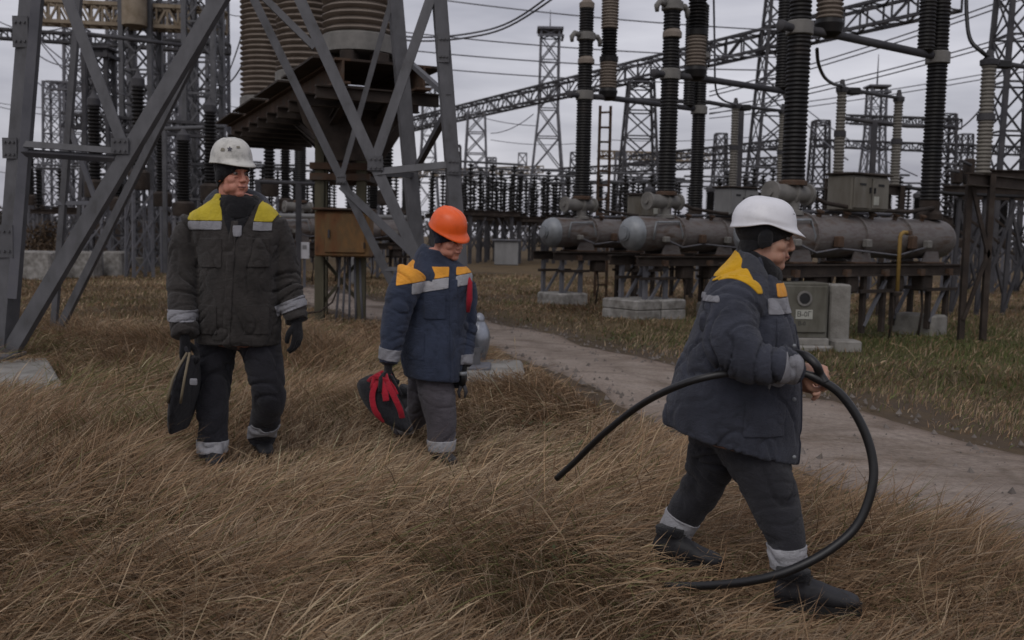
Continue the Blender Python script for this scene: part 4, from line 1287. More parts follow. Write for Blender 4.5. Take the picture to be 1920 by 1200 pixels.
# ------------------------------------------------------------------ shrubs and the far treeline
def twig_mass(centers, n, spread, size, name, mat, label=None, cat=None, kind=None, seed=1):
    r = np.random.default_rng(seed)
    mb = MB()
    for (cx, cy, cz, rx, ry, rz_) in centers:
        for i in range(n):
            u = r.normal(size=3)
            u /= np.linalg.norm(u)
            rad = r.random() ** .45
            p = Vector((cx + u[0] * rx * rad, cy + u[1] * ry * rad, max(.02, cz + u[2] * rz_ * rad)))
            a = Vector(r.normal(size=3)).normalized() * size * (.5 + r.random())
            b2 = Vector(r.normal(size=3)).normalized() * size * .35
            mb.add([p - a, p + b2, p + a, p - b2], [(0, 1, 2, 3)])
        for i in range(n // 25):
            bx, by = cx + r.normal() * rx * .25, cy + r.normal() * ry * .25
            tp = Vector((cx + r.normal() * rx * .5, cy + r.normal() * ry * .5, cz + rz_ * (r.random() * .8)))
            mb.bar(Vector((bx, by, 0)), tp, size * .16, size * .16)
    o = mono(name, mb, mat, label, cat, (centers[0][0], centers[0][1], 0))
    if kind: o['kind'] = kind
    return o
q = P(62, 440, 30)
twig_mass([(q.x, 30, .75, .75, .5, .75), (q.x + .35, 30.2, 1.0, .5, .4, .6)], 420, 1, .09, 'shrub', M['shrub'], 'brown leafless shrub growing above the far left concrete block', 'shrub', seed=3)
q = P(35, 470, 26.0)
twig_mass([(q.x + .2, 26.4, .5, .5, .4, .5)], 260, 1, .07, 'shrub', M['shrub'], 'low russet shrub at the left edge beside the tall pale block', 'shrub', seed=4)
tl = []
r_ = np.random.default_rng(5)
for i in range(72):
    X = -105 + i * 3.0 + r_.normal() * 1.2
    h = 2.3 + r_.random() * 1.9
    tl.append((X, 128 + r_.normal() * 6, h * .55, 2.6, 2.2, h * .6))
M['treeline'] = mat_mottled('far_bare_thicket', [(0.3, (.03, .026, .022)), (0.7, (.06, .05, .042))], 1.2, .95)
twig_mass(tl, 130, 1, .55, 'treeline', M['treeline'], None, None, 'stuff', seed=8)

# ------------------------------------------------------------------ wires
def wire(label, pts, r, sag=0.0, group='overhead wires', mat='wire'):
    """pts: (px, py, Y) list; sag in metres between the ends of each span"""
    W = [P(*q) for q in pts]
    out = []
    if len(W) == 2:
        for i in range(17):
            u = i / 16
            p = W[0].lerp(W[1], u)
            p.z -= sag * 4 * u * (1 - u)
            out.append(p)
    else:
        n = len(W)
        for i in range(n - 1):
            a, b2, c, d = W[max(i - 1, 0)], W[i], W[i + 1], W[min(i + 2, n - 1)]
            for s in range(6):
                u = s / 6
                out.append(0.5 * ((2 * b2) + (c - a) * u + (2 * a - 5 * b2 + 4 * c - d) * u * u + (3 * b2 - a - 3 * c + d) * u ** 3))
        out.append(W[-1])
    return mono('overhead_wire', MB().tube(out, r, 5), M[mat], label, 'wire', W[0], group, True)

for (a, b2, rr) in (((690, -20, 48), (1480, 58, 44), .03), ((690, 52, 48), (1480, 108, 44), .03), ((690, 86, 48), (1480, 132, 44), .03), ((690, 116, 48), (1480, 158, 44), .028)):
    wire('one of the thin parallel wires running level across the middle of the sky', [a, b2], rr, .25, 'parallel wires across the middle sky')
for dy in (0, 7):
    wire('one of the twin thick wires curving up past the right pylon leg', [(690, 62 + dy, 26), (790, 70 + dy, 25), (880, 63 + dy, 24), (955, 42 + dy, 23), (1035 + dy * 2, -12, 22), (1085 + dy * 2, -60, 21.5)], .024, 0, 'twin wires by the pylon')
for (a, b2) in (((1330, 172, 44), (1960, -28, 34)), ((1330, 180, 44), (1960, -17, 34)), ((1330, 205, 46), (1960, 48, 36)), ((1330, 214, 46), (1960, 57, 36)), ((1330, 212, 60), (1960, 118, 50)), ((1330, 222, 60), (1960, 127, 50))):
    wire('one of the paired wires rising to the upper right behind the black columns', [a, b2], .028, .2, 'paired wires on the right')
for (a, b2) in (((40, 40, 40), (240, 180, 34)), ((62, 62, 40), (330, 330, 34)), ((62, 95, 42), (170, 115, 34)), ((62, 148, 42), (260, 235, 36)), ((-20, 196, 60), (240, 215, 56)), ((-20, 318, 70), (240, 332, 60)), ((-20, 30, 44), (120, 52, 40)), ((-20, 190, 70), (240, 197, 66))):
    wire('one of the slack thin wires inside the left half of the pylon', [a, b2], .026, .35, 'slack wires at the left')
for (a, b2) in (((412, 165, 38), (455, 60, 30)), ((412, 160, 36), (456, 118, 26)), ((412, 190, 60), (470, 198, 50)), ((412, 235, 60), (450, 248, 50)), ((412, 17, 50), (470, 26, 44))):
    wire('one of the short wires between the portal column and the ribbed stacks', [a, b2], .022, .2, 'wires left of the stacks')
for (a, b2) in (((860, 205, 70), (1010, 236, 64)), ((920, 250, 60), (1000, 214, 56)), ((920, 262, 80), (1090, 268, 80)), ((1500, 195, 50), (1720, 330, 40)), ((1460, 165, 40), (1590, 300, 36)), ((1770, 250, 36), (1850, 190, 30)), ((1140, 262, 70), (1480, 250, 60))):
    wire('one of the faint far wires low over the yard', [a, b2], .026, .25, 'faint far wires')
wire('black jumper cable looping down to the large tan post at the upper right', [(1812, -40, 14.6), (1813, 30, 14.5), (1820, 75, 14.4), (1842, 98, 14.3), (1856, 108, 14.4)], .03, 0, 'jumper cables', 'rubber')
wire('black jumper cable looping from the hanging chamber to the left tan post', [(1532, 92, 14.4), (1535, 120, 15), (1546, 145, 15.8), (1562, 157, 16.6), (1578, 160, 17.1)], .028, 0, 'jumper cables', 'rubber')
wire('thin jumper cable looping to the tan post between two black columns', [(1338, -20, 18.6), (1340, 90, 18.9), (1342, 165, 19.2), (1355, 187, 19.8), (1380, 196, 20.5)], .02, 0, 'jumper cables', 'wire')
# ================================================================== PEOPLE
def remesh(mb, voxel, smooth=4, factor=.5, decimate=None):
    me = mb.mesh('tmp')
    o = bpy.data.objects.new('tmp', me)
    col.objects.link(o)
    md = o.modifiers.new('r', 'REMESH')
    md.mode = 'VOXEL'
    md.voxel_size = voxel
    md.adaptivity = 0
    if smooth:
        sm = o.modifiers.new('s', 'SMOOTH')
        sm.factor = factor
        sm.iterations = smooth
    if decimate:
        dm = o.modifiers.new('d', 'DECIMATE')
        dm.ratio = decimate
    dg = bpy.context.evaluated_depsgraph_get()
    out = bpy.data.meshes.new_from_object(o.evaluated_get(dg))
    bpy.data.objects.remove(o)
    bpy.data.meshes.remove(me)
    return out

def arrays(me):
    n = len(me.vertices)
    V = np.empty(n * 3, np.float64); me.vertices.foreach_get('co', V); V = V.reshape(-1, 3)
    N = np.empty(n * 3, np.float64); me.vertex_normals.foreach_get('vector', N); N = N.reshape(-1, 3)
    F = [tuple(p.vertices) for p in me.polygons]
    return V, N, F

def from_arrays(name, V, F, origin, mat, parent, label=None):
    me = bpy.data.meshes.new(name)
    o = np.array(origin)
    me.from_pydata((V - o).tolist(), [], F)
    me.polygons.foreach_set('use_smooth', [True] * len(me.polygons))
    me.update()
    ob = link(name, me, mat, parent)
    if label: ob['label'] = label
    return ob

def patch(name, VNF, d, offset, origin, mat, parent, label=None):
    """shell over the region d(V) > 0 of a garment, lifted along the normals, its rim eased onto d = 0"""
    V, N, F = VNF
    D = d(V)
    pos, nor, key, FF = [], [], {}, []
    def vid(i):
        if i not in key:
            key[i] = len(pos); pos.append(V[i]); nor.append(N[i])
        return key[i]
    def cut(i, j):
        k = (i, j) if i < j else (j, i)
        if k not in key:
            t = D[k[0]] / (D[k[0]] - D[k[1]])
            key[k] = len(pos)
            pos.append(V[k[0]] * (1 - t) + V[k[1]] * t); nor.append(N[k[0]] * (1 - t) + N[k[1]] * t)
        return key[k]
    for f in F:
        if max(D[i] for i in f) <= 0:
            continue
        out = []
        for i, j in zip(f, f[1:] + f[:1]):
            if D[i] > 0:
                out.append(vid(i))
            if (D[i] > 0) != (D[j] > 0):
                out.append(cut(i, j))
        if len(out) > 2:
            FF.append(tuple(out))
    if not FF:
        return None
    P0 = np.array(pos); Nn = np.array(nor)
    P1 = P0 + Nn * offset
    edges = {(a_, b_) for f in FF for a_, b_ in zip(f, f[1:] + f[:1])}
    n = len(P1)
    VV = np.vstack([P1, P0 - Nn * .004])
    for (a_, b_) in edges:
        if (b_, a_) not in edges:
            FF.append((b_, a_, a_ + n, b_ + n))
    ob = from_arrays(name, VV, FF, origin, mat, parent, label)
    bm = bmesh.new(); bm.from_mesh(ob.data)
    bmesh.ops.delete(bm, geom=[v for v in bm.verts if not v.link_faces], context='VERTS')
    bm.to_mesh(ob.data); bm.free()
    return ob

def limb_param(V, pts):
    """nearest distance to and arc length along a polyline"""
    best = np.full(len(V), 1e9); arc = np.zeros(len(V)); L0 = 0.0
    for a, b2 in zip(pts, pts[1:]):
        a_, b_ = np.array(a), np.array(b2)
        d = b_ - a_; l = np.linalg.norm(d)
        t = np.clip(((V - a_) @ d) / l ** 2, 0, 1)
        dist = np.linalg.norm(V - (a_ + t[:, None] * d), axis=1)
        m = dist < best
        best[m] = dist[m]; arc[m] = L0 + t[m] * l
        L0 += l
    return best, arc

def folds(me, limbs, amp_limb, amp_body, seed, f_limb=20, f_body=7):
    V, N, F = arrays(me)
    bd = np.full(len(V), 1e9); arc = np.zeros(len(V))
    for k, pts in enumerate(limbs):
        d, a = limb_param(V, pts)
        m = d < bd
        bd[m] = d[m]; arc[m] = a[m] + k * 3.1
    wl = np.clip((.16 - bd) / .05, 0, 1)
    D = np.zeros(len(V))
    nz = mnoise.noise
    for i in range(len(V)):
        x, y, z = V[i]
        q = nz(Vector((x * 3.1 + seed, y * 3.1, z * 3.1)))
        h = 0.0
        if wl[i] > 0:
            a = nz(Vector((x * 3.5 + seed, y * 3.5 + 3, arc[i] * f_limb * .62 + 2.2 * q + x * 2)))
            a2 = nz(Vector((x * 6 + seed, y * 6 + 9, arc[i] * f_limb * 1.25 + 2 * q)))
            h += wl[i] * amp_limb * (.18 - .62 * math.exp(-(a / .085) ** 2) - .30 * math.exp(-(a2 / .07) ** 2) + .35 * a) * (.35 + 1.6 * abs(q))
        if wl[i] < 1:
            a = nz(Vector((x * f_body + z * 3 + seed, y * f_body, z * f_body * .55 - x * 3.5 + 2 * q)))
            a2 = nz(Vector((x * 15 + z * 6 + seed, y * 15, z * 9 - x * 5)))
            h += (1 - wl[i]) * amp_body * (.15 - .6 * math.exp(-(a / .075) ** 2) - .25 * math.exp(-(a2 / .08) ** 2) + .5 * a) * (.3 + 1.7 * abs(q))
        D[i] = h
    V = V + N * D[:, None]
    me.vertices.foreach_set('co', V.reshape(-1))
    me.update()
    return arrays(me)

def frame_from(fwd, up=(0, 0, 1), roll=0.0):
    """matrix whose local Y looks along fwd and Z is up"""
    y = Vector(fwd).normalized()
    z = Vector(up) - y * Vector(up).dot(y)
    z.normalize()
    x = y.cross(z)
    m = Matrix((x, y, z)).transposed()
    return m @ Matrix.Rotation(roll, 3, 'Y')

def xf(loc, R, s=1.0):
    return Matrix.Translation(loc) @ (R * s).to_4x4() if False else Matrix.Translation(Vector(loc)) @ R.to_4x4() @ Matrix.Scale(s, 4)

def head_into(mb, T):
    e = lambda c, r: mb.ellipsoid(c, r, T, 20, 14)
    e((0, -.012, .045), (.077, .098, .086))
    e((0, .022, -.032), (.061, .070, .078))
    e((0, .035, -.07), (.046, .052, .045))
    e((0, .070, -.093), (.026, .024, .021))
    e((0, .066, -.074), (.032, .025, .024))
    e((0, .078, .034), (.050, .014, .011))
    for s in (-1, 1):
        e((s * .038, .055, -.020), (.026, .027, .026))
        e((s * .030, .052, -.058), (.027, .032, .032))
        e((s * .077, -.006, -.004), (.010, .021, .032))
        e((s * .045, .02, -.062), (.018, .035, .03))
        e((s * .012, .103, -.026), (.010, .012, .009))
        e((s * .030, .083, -.003), (.014, .008, .006))
    e((0, .108, -.022), (.0105, .0135, .010))
    e((0, .094, -.052), (.022, .010, .0062))
    e((0, .092, -.064), (.019, .011, .0068))
    e((0, .086, -.043), (.024, .010, .012))
    q = [T @ Vector(p) for p in ((0, .088, .03), (0, .099, .004), (0, .109, -.018))]
    mb.limb(q, [.009 * T.median_scale if hasattr(T, 'median_scale') else .009, .0105, .0125], 3, 10, .6)

def hand_into(mb, T, curl, s=1.0, spread=.06):
    def pt(*q): return T @ Vector(q)
    k = T.to_scale()[0]
    mb.loft([(pt(0, -.03, 0), T.to_3x3() @ Vector((.027 * s, 0, 0)), T.to_3x3() @ Vector((0, 0, .021 * s))),
             (pt(0, .02, 0), T.to_3x3() @ Vector((.034 * s, 0, 0)), T.to_3x3() @ Vector((0, 0, .019 * s))),
             (pt(0, .06, .002), T.to_3x3() @ Vector((.042 * s, 0, 0)), T.to_3x3() @ Vector((0, 0, .017 * s))),
             (pt(0, .092, 0), T.to_3x3() @ Vector((.041 * s, 0, 0)), T.to_3x3() @ Vector((0, 0, .014 * s)))], 3, 16, .5)
    for x, ln, r in ((.030, .074, .0095), (.010, .083, .0098), (-.011, .077, .0094), (-.030, .060, .0085)):
        a = 0.0
        p = Vector((x * s, .075, 0))
        pts = [pt(*p)]
        sx = x * spread * 8
        for i, fr in enumerate((.48, .29, .23)):
            a += curl * (.75, 1.15, .85)[i]
            d = Vector((math.sin(sx) * math.cos(a), math.cos(a), -math.sin(a)))
            p = p + d * (ln * (1.25 if i == 0 else 1) * fr)
            pts.append(pt(*p))
        mb.limb(pts, [r * s * k * 1.05, r * s * k, r * s * k * .92, r * s * k * .8], 3, 10, .8)
    c = min(curl, 1.0)
    th = [(.022, .018, -.006), (.048, .048, -.016 - .01 * c), (.052 - .012 * c, .078, -.026 - .016 * c), (.046 - .026 * c, .102 - .006 * c, -.034 - .02 * c)]
    mb.limb([pt(*q) for q in th], [.0145 * s * k, .0125 * s * k, .0108 * s * k, .009 * s * k], 3, 10, .8)

def helmet(parent, origin, T, mat, kind):
    """shell grid: crown, flared rim, peak at the front"""
    na, nr = 56, 16
    vs, fs = [], []
    for i in range(nr + 1):
        for k in range(na):
            a = 2 * math.pi * k / na
            fx, fy = math.sin(a), math.cos(a)          # fy = 1 at the front
            if i < 3:                                   # rim and peak
                pk = max(0, fy) ** 2.6
                out = (1.045, 1.03, 1.005)[i] + pk * (.30, .19, .05)[i]
                z = (-.012, -.006, .004)[i] - pk * (.014, .008, .0)[i]
                if kind == 'swoop':                     # rim dips at the nape and lifts over the ears
                    z += (-.026 * max(0, -fy) ** 1.3 + .014 * math.exp(-(fy / .42) ** 2)) * (1, .9, .5)[i]
                x, y = .108 * out * fx, .127 * out * fy
            else:
                ph = (i - 2) / (nr - 2) * math.pi / 2
                c = math.cos(ph) ** .66
                z = .004 + .128 * math.sin(ph) ** 1.0
                x, y = .108 * c * fx, .127 * c * fy
                rd = math.exp(-(x / .010) ** 2) + .7 * math.exp(-((abs(x) - .034) / .008) ** 2)
                z += .005 * rd * math.sin(ph) ** 1.2
                if kind == 'swoop':                     # moulded step low on the shell, falling to the peak
                    st = .045 - .032 * fy
                    g = 1 + .035 / (1 + math.exp((z - st) / .003))
                    x *= g; y *= g
            vs.append(T @ Vector((x, y - .004, z)))
    for i in range(nr):
        for k in range(na):
            j = (k + 1) % na
            fs.append((i * na + k, (i + 1) * na + k, (i + 1) * na + j, i * na + j))
    fs.append(tuple(nr * na + k for k in range(na - 1, -1, -1)))
    mb = MB().add(vs, fs)
    me = mb.mesh('helmet', origin, True)
    o = link('helmet', me, mat, parent)
    so = o.modifiers.new('thickness', 'SOLIDIFY')
    so.thickness = .004
    so.offset = -1
    return o

def boot(parent, origin, base, fwd, pitch, s, mat, sole_mat):
    R = frame_from(Vector((fwd[0], fwd[1], 0)))
    # local: x right, y forward, z up, pivot at the toe joint
    piv = Matrix.Translation(Vector((0, .1, .03)))
    T = Matrix.Translation(Vector(base)) @ R.to_4x4() @ Matrix.Scale(s, 4) @ piv @ Matrix.Rotation(pitch, 4, 'X') @ piv.inverted()
    T3 = T.to_3x3()
    mb = MB()
    def ring(y, z, rx, rz): return (T @ Vector((0, y, z)), T3 @ Vector((rx, 0, 0)), T3 @ Vector((0, 0, rz)))
    mb.loft([ring(-.085, .062, .026, .035), ring(-.065, .068, .038, .048), ring(-.01, .072, .042, .058), ring(.05, .066, .043, .052), ring(.11, .056, .048, .038), ring(.165, .05, .046, .030), ring(.195, .045, .034, .022)], 4, 20, .4)
    mb.limb([T @ Vector((0, -.025, .06)), T @ Vector((0, -.027, .095)), T @ Vector((0, -.03, .135))], [.050 * s, .049 * s, .053 * s], 4, 18, .2)
    me = remesh(mb, .009, 3)
    V, N, F = folds(me, [[T @ Vector((0, -.025, .05)), T @ Vector((0, -.035, .25))]], .005, .003, 3.3)
    bo = from_arrays('boot', V, F, origin, mat, parent)
    poly = []
    for k in range(28):
        a = 2 * math.pi * k / 28
        y = .057 + .153 * math.cos(a)
        w = .044 + .008 * math.cos(a) - (.006 if -.02 < y < .06 else 0)
        poly.append((w * math.sin(a), y))
    sv = [T @ Vector((x, y, 0)) for x, y in poly] + [T @ Vector((x * 1.02, y, .034 + (.012 if y > .16 else 0))) for x, y in poly]
    sf = [tuple(range(28)), tuple(range(55, 27, -1))] + [(i, 28 + i, 28 + (i + 1) % 28, (i + 1) % 28) for i in range(28)]
    sb = MB().add(sv, sf)
    link('sole', sb.mesh('sole', origin), sole_mat, bo)
    lb_ = MB()
    for k in range(5):
        y_, z_ = .075 - k * .022, .098 + k * .012
        sg = -1 if k % 2 else 1
        lb_.tube([T @ Vector((-.032, y_ - .012, z_ - .014)), T @ Vector((0, y_ + sg * .006, z_ + .006)), T @ Vector((.032, y_ - .012, z_ - .014))], .0034 * s, 6)
    link('lacing', lb_.mesh('lacing', origin, True), M['lace'], bo)
    tc_ = MB()
    for k in range(9):
        y_ = -.08 + k * .034
        tc_.box(T @ Vector((0, y_, -.004)), (.088 * s, .018 * s, .014), R)
    link('tread', tc_.mesh('tread', origin), sole_mat, bo)
    pl_ = MB().loft([(T @ Vector((0, -.027, .122)), T3 @ Vector((.058, 0, 0)), T3 @ Vector((0, .058, 0))), (T @ Vector((0, -.029, .148)), T3 @ Vector((.060, 0, 0)), T3 @ Vector((0, .060, 0)))], 3, 20, .05)
    link('ankle_cuff', pl_.mesh('ankle_cuff', origin, True), M['knit'], bo)
    return bo

def px_ring(xl, yl, xr, yr, dep, Y, dvec=(0, 1, 0)):
    a, b2 = P(xl, yl, Y), P(xr, yr, Y)
    return ((a + b2) / 2, (b2 - a) / 2, Vector(dvec) * dep)

def px_limb(L):
    pts = [P(x, y, Y) for x, y, Y, r in L]
    rad = [r * Y / FPX for x, y, Y, r in L]
    return pts, rad

skin = {}
def mat_skin(name, c):
    m, nt, b = new_mat(name, .55, 0, .4)
    n = noise_node(nt, 22, 4, .6)
    r = ramp(nt, n.outputs['Fac'], [(0.3, (c[0] * .8, c[1] * .68, c[2] * .66)), (0.7, c)])
    nt.links.new(r.outputs['Color'], b.inputs['Base Color'])
    if 'Subsurface Weight' in b.inputs:
        b.inputs['Subsurface Weight'].default_value = .08
        b.inputs['Subsurface Radius'].default_value = (.012, .004, .002)
    n2 = noise_node(nt, 180, 3, .6)
    add_bump(nt, b, n2.outputs['Fac'], .12, .002)
    return m
M['skin_red'] = mat_skin('ruddy_skin', (.62, .30, .22))
M['skin_tan'] = mat_skin('weathered_skin', (.52, .31, .225))
M['hair_dark'] = mat_plain('dark_hair', (.06, .04, .03), .8)
M['lip'] = mat_plain('lips', (.20, .075, .06), .6)
M['eye'] = mat_plain('eye_white', (.20, .18, .165), .4)
M['knit'] = mat_fabric('black_knit', (.010, .010, .012))
M['knit_navy'] = mat_fabric('navy_knit', (.012, .013, .024))
M['glove'] = mat_fabric('black_glove', (.011, .011, .013))
M['jkt_char'] = mat_fabric('charcoal_canvas', (.037, .033, .031), .35)
M['trs_char'] = mat_fabric('charcoal_trousers', (.023, .023, .029), .3)
M['jkt_navy'] = mat_fabric('navy_canvas', (.034, .044, .074), .3)
M['trs_grey'] = mat_fabric('grey_trousers', (.078, .07, .080), .25)
M['jkt_slate'] = mat_fabric('slate_canvas', (.043, .047, .064), .3)
M['jkt_slate_lt'] = mat_fabric('slate_collar', (.060, .064, .078), .2)
M['trs_slate'] = mat_fabric('dark_slate_trousers', (.024, .024, .029), .25)
M['yel_lemon'] = mat_fabric('lemon_fabric', (.50, .395, .035), .18)
M['yel_warm'] = mat_fabric('warm_yellow_fabric', (.72, .40, .02), .1)
M['yel_orange'] = mat_fabric('orange_yellow_fabric', (.80, .36, .05), .15)
M['reflect'] = mat_fabric('grey_reflective_tape', (.24, .24, .26), .12, .55)
M['reflect_lt'] = mat_fabric('pale_reflective_tape', (.36, .36, .38), .12, .5)
M['boot'] = mat_mottled('scuffed_black_leather', [(0.3, (.012, .012, .014)), (0.6, (.026, .026, .03)), (0.85, (.06, .055, .05))], 12, .6, 0, None, .2, .004, 60)
M['lace'] = mat_plain('boot_laces', (.045, .042, .04), .9)
M['sole'] = mat_plain('boot_rubber', (.014, .013, .013), .85)
def mat_helmet(name, c, dirt):
    m, nt, b = new_mat(name, .38, 0, .5)
    n = noise_node(nt, 14, 6, .7)
    r = ramp(nt, n.outputs['Fac'], [(0.30, tuple(x * (1 - dirt) for x in c)), (0.5, c), (.8, tuple(min(x * 1.05, .9) for x in c))])
    nt.links.new(r.outputs['Color'], b.inputs['Base Color'])
    n2 = noise_node(nt, 30, 3, .6)
    add_bump(nt, b, n2.outputs['Fac'], .05, .003)
    return m
M['helm_white'] = mat_helmet('white_helmet', (.74, .74, .77), .12)
M['helm_dirty'] = mat_helmet('speckled_white_helmet', (.56, .55, .51), .45)
M['helm_orange'] = mat_helmet('orange_helmet', (.90, .125, .018), .14)

def face_details(person, origin, T, skinm):
    R3 = T.to_3x3()
    for s in (-1, 1):
        part_e = MB().ellipsoid((s * .031, .079, .012), (.0125, .010, .0085), T, 12, 8)
        eo = link('eye', part_e.mesh('eye', origin, True), M['eye'], person)
        pu = MB().ellipsoid((s * .031, .0875, .012), (.0052, .0035, .0052), T, 10, 6)
        link('iris', pu.mesh('iris', origin, True), M['hair_dark'], eo)
        br = MB().limb([T @ Vector((s * .014, .096, .036)), T @ Vector((s * .034, .092, .041)), T @ Vector((s * .053, .074, .034))], [.0022, .0028, .0016], 4, 8, .6)
        link('eyebrow', br.mesh('eyebrow', origin, True), M['hair_dark'], person)
    li = MB().limb([T @ Vector((-.024, .088, -.058)), T @ Vector((-.011, .100, -.057)), T @ Vector((0, .1035, -.058)), T @ Vector((.011, .100, -.057)), T @ Vector((.024, .088, -.058))], [.0022, .0042, .0046, .0042, .0022], 4, 8, .6)
    link('lips', li.mesh('lips', origin, True), M['lip'], person)

def zpx(py, px, Y): return P(px, py, Y).z
def xpx(px, py, Y): return P(px, py, Y).x

def band_d(c, axis, hw, R):
    c = np.array(c); a = np.array(Vector(axis).normalized())
    def d(V):
        q = V - c
        t = q @ a
        rad = np.linalg.norm(q - t[:, None] * a, axis=1)
        return np.minimum(hw - np.abs(t), (R - rad))
    return d

def make_person(S):
    Y = S['Y']
    foot = S['origin']
    org = Vector(foot)
    # ---------------- body: one continuous mesh
    mb = MB()
    T = xf(P(*S['head'][0]), frame_from(S['head'][1], S['head'][2]), S['head'][3])
    head_into(mb, T)
    nk = P(*S['neck'])
    mb.limb([T @ Vector((0, -.022, -.02)), T @ Vector((0, -.03, -.08)), nk], [.060, .060, .072], 4, 18, .3)
    rings = [px_ring(*r, Y, S.get('dvec', (0, 1, 0))) for r in S['torso']]
    mb.loft([(c, u * .80, w * .80) for c, u, w in rings], 3, 24, .3)
    sleeves = [px_limb(L) for L in S['sleeves']]
    legs = [px_limb(L) for L in S['legs']]
    for pts, rad in sleeves:
        mb.limb(pts, [max(.030, r * .66) for r in rad], 4, 16, .4)
    for pts, rad in legs:
        mb.limb(pts, [r * .68 for r in rad], 4, 16, .4)
    hands = []
    for (w, yd, zd, curl, sc) in S['hands']:
        Th = xf(P(*w), frame_from(yd, zd), sc)
        hand_into(mb, Th, curl, 1.0)
        hands.append(Th)
    me_full = remesh(mb, .0046, 2, .45)
    VNF = arrays(me_full)
    me = remesh(mb, .0046, 2, .45, .4)
    V, N, F = arrays(me)
    me2 = bpy.data.meshes.new('person')
    me2.from_pydata((V - np.array(org)).tolist(), [], F)
    me2.polygons.foreach_set('use_smooth', [True] * len(me2.polygons))
    person = link('person', me2, S['skin'], None, org)
    tag(person, S['label'], 'person')
    person['pose'] = S['pose']
    del person['pose']
    face_details(person, org, T, S['skin'])
    Ti = np.array(T.inverted())
    def loc(Vv): return Vv @ Ti[:3, :3].T + Ti[:3, 3]
    sc = S['head'][3]
    # knitted cap under the helmet
    def cap_d(Vv):
        q = loc(Vv)
        k = S['cap']
        return np.minimum(np.minimum((q[:, 2] - (k[0] + k[1] * q[:, 1])) * .8, .16 - np.linalg.norm(q, axis=1)), .14 - np.abs(q[:, 0])) * sc
    patch('knit_cap', VNF, cap_d, .009, org, S['capmat'], person)
    # gloves
    if S['gloves']:
        for Th in hands:
            Hi = np.array(Th.inverted())
            def gd(Vv, Hi=Hi):
                q = Vv @ Hi[:3, :3].T + Hi[:3, 3]
                return np.minimum(q[:, 1] + .055, .17 - np.linalg.norm(q - np.array((0, .05, 0)), axis=1))
            patch('glove', VNF, gd, .004, org, M['glove'], person)
    # ---------------- trousers
    mb = MB()
    for pts, rad in legs:
        mb.limb(pts, rad, 5, 24, .12)
    c, u, w = rings[0]
    mb.loft([(c + Vector((0, 0, -.01)), u * .62, w * .66), (c + Vector((0, 0, .10)), u * .7, w * .72)], 4, 24, .3)
    tm = remesh(mb, .009, 4)
    tv = folds(tm, [p for p, r in legs], .020, .006, S['seed'], 15)
    from_arrays('trousers', tv[0], tv[2], org, S['trousers'], person)
    for k, (pts, rad) in enumerate(legs):
        bc, ax = S['legband'][k]
        hw = S.get('bandw', .035)
        patch('reflective_band', tv, band_d(P(*bc), ax, hw, .16), .005, org, M['reflect_lt'], person)
    # ---------------- jacket
    mb = MB()
    mb.loft(rings, 5, 36, .05)
    for pts, rad in sleeves:
        mb.limb(pts, rad, 5, 24, .15)
    jm = remesh(mb, .0085, 2)
    jv = folds(jm, [p for p, r in sleeves], S.get('ampl', .027), S.get('amp', .018), S['seed'] + 5, 16)
    from_arrays('jacket', jv[0], jv[2], org, S['jacket'], person)
    for nm, dfn, off, mat in S['patches']:
        patch(nm, jv, dfn, off, org, mat, person)
    for bc, ax, hw, R in S['sleeveband']:
        patch('reflective_band', jv, band_d(P(*bc), ax, hw, R), .005, org, M['reflect'], person)
    # ---------------- neckwear, hood, helmet, boots
    for nm, ring_list, mat in S['extra_lofts']:
        m3 = remesh(MB().loft(ring_list, 5, 28, .3), .009, 3)
        ev = folds(m3, [], 0, .010, S['seed'] + 9, f_body=11)
        from_arrays(nm, ev[0], ev[2], org, mat, person)
    for nm, pts, rad, mat in S['extra_limbs']:
        m3 = remesh(MB().limb(pts, rad, 5, 18, .8), .009, 3)
        ev = folds(m3, [], 0, .010, S['seed'] + 2, f_body=11)
        from_arrays(nm, ev[0], ev[2], org, mat, person)
    HT = T @ Matrix.Translation(Vector(S['helmet'][0])) @ Matrix.Rotation(S['helmet'][1], 4, 'X') @ Matrix.Scale(S['helmet'][2], 4) @ Matrix.Scale(S.get('helmz', 1.0), 4, (0, 0, 1))
    h = helmet(person, org, HT, S['helmmat'], S['helmet'][3])
    for bpos, fwd, pitch, s in S['boots']:
        boot(person, org, bpos, fwd, pitch, s, M['boot'], M['sole'])
    return person, T, HT, jv, h

def box_px_d(px0, px1, py0, py1, Y, yfront):
    """front-facing rectangle between pixel columns and rows at distance Y, on the camera side of yfront"""
    a, b2 = P(px0, py0, Y), P(px1, py1, Y)
    x0, x1, z1, z0 = a.x, b2.x, a.z, b2.z
    def d(V):
        return np.minimum(np.minimum(np.minimum(V[:, 0] - x0, x1 - V[:, 0]), np.minimum(V[:, 2] - z0, z1 - V[:, 2])), yfront - V[:, 1])
    return d

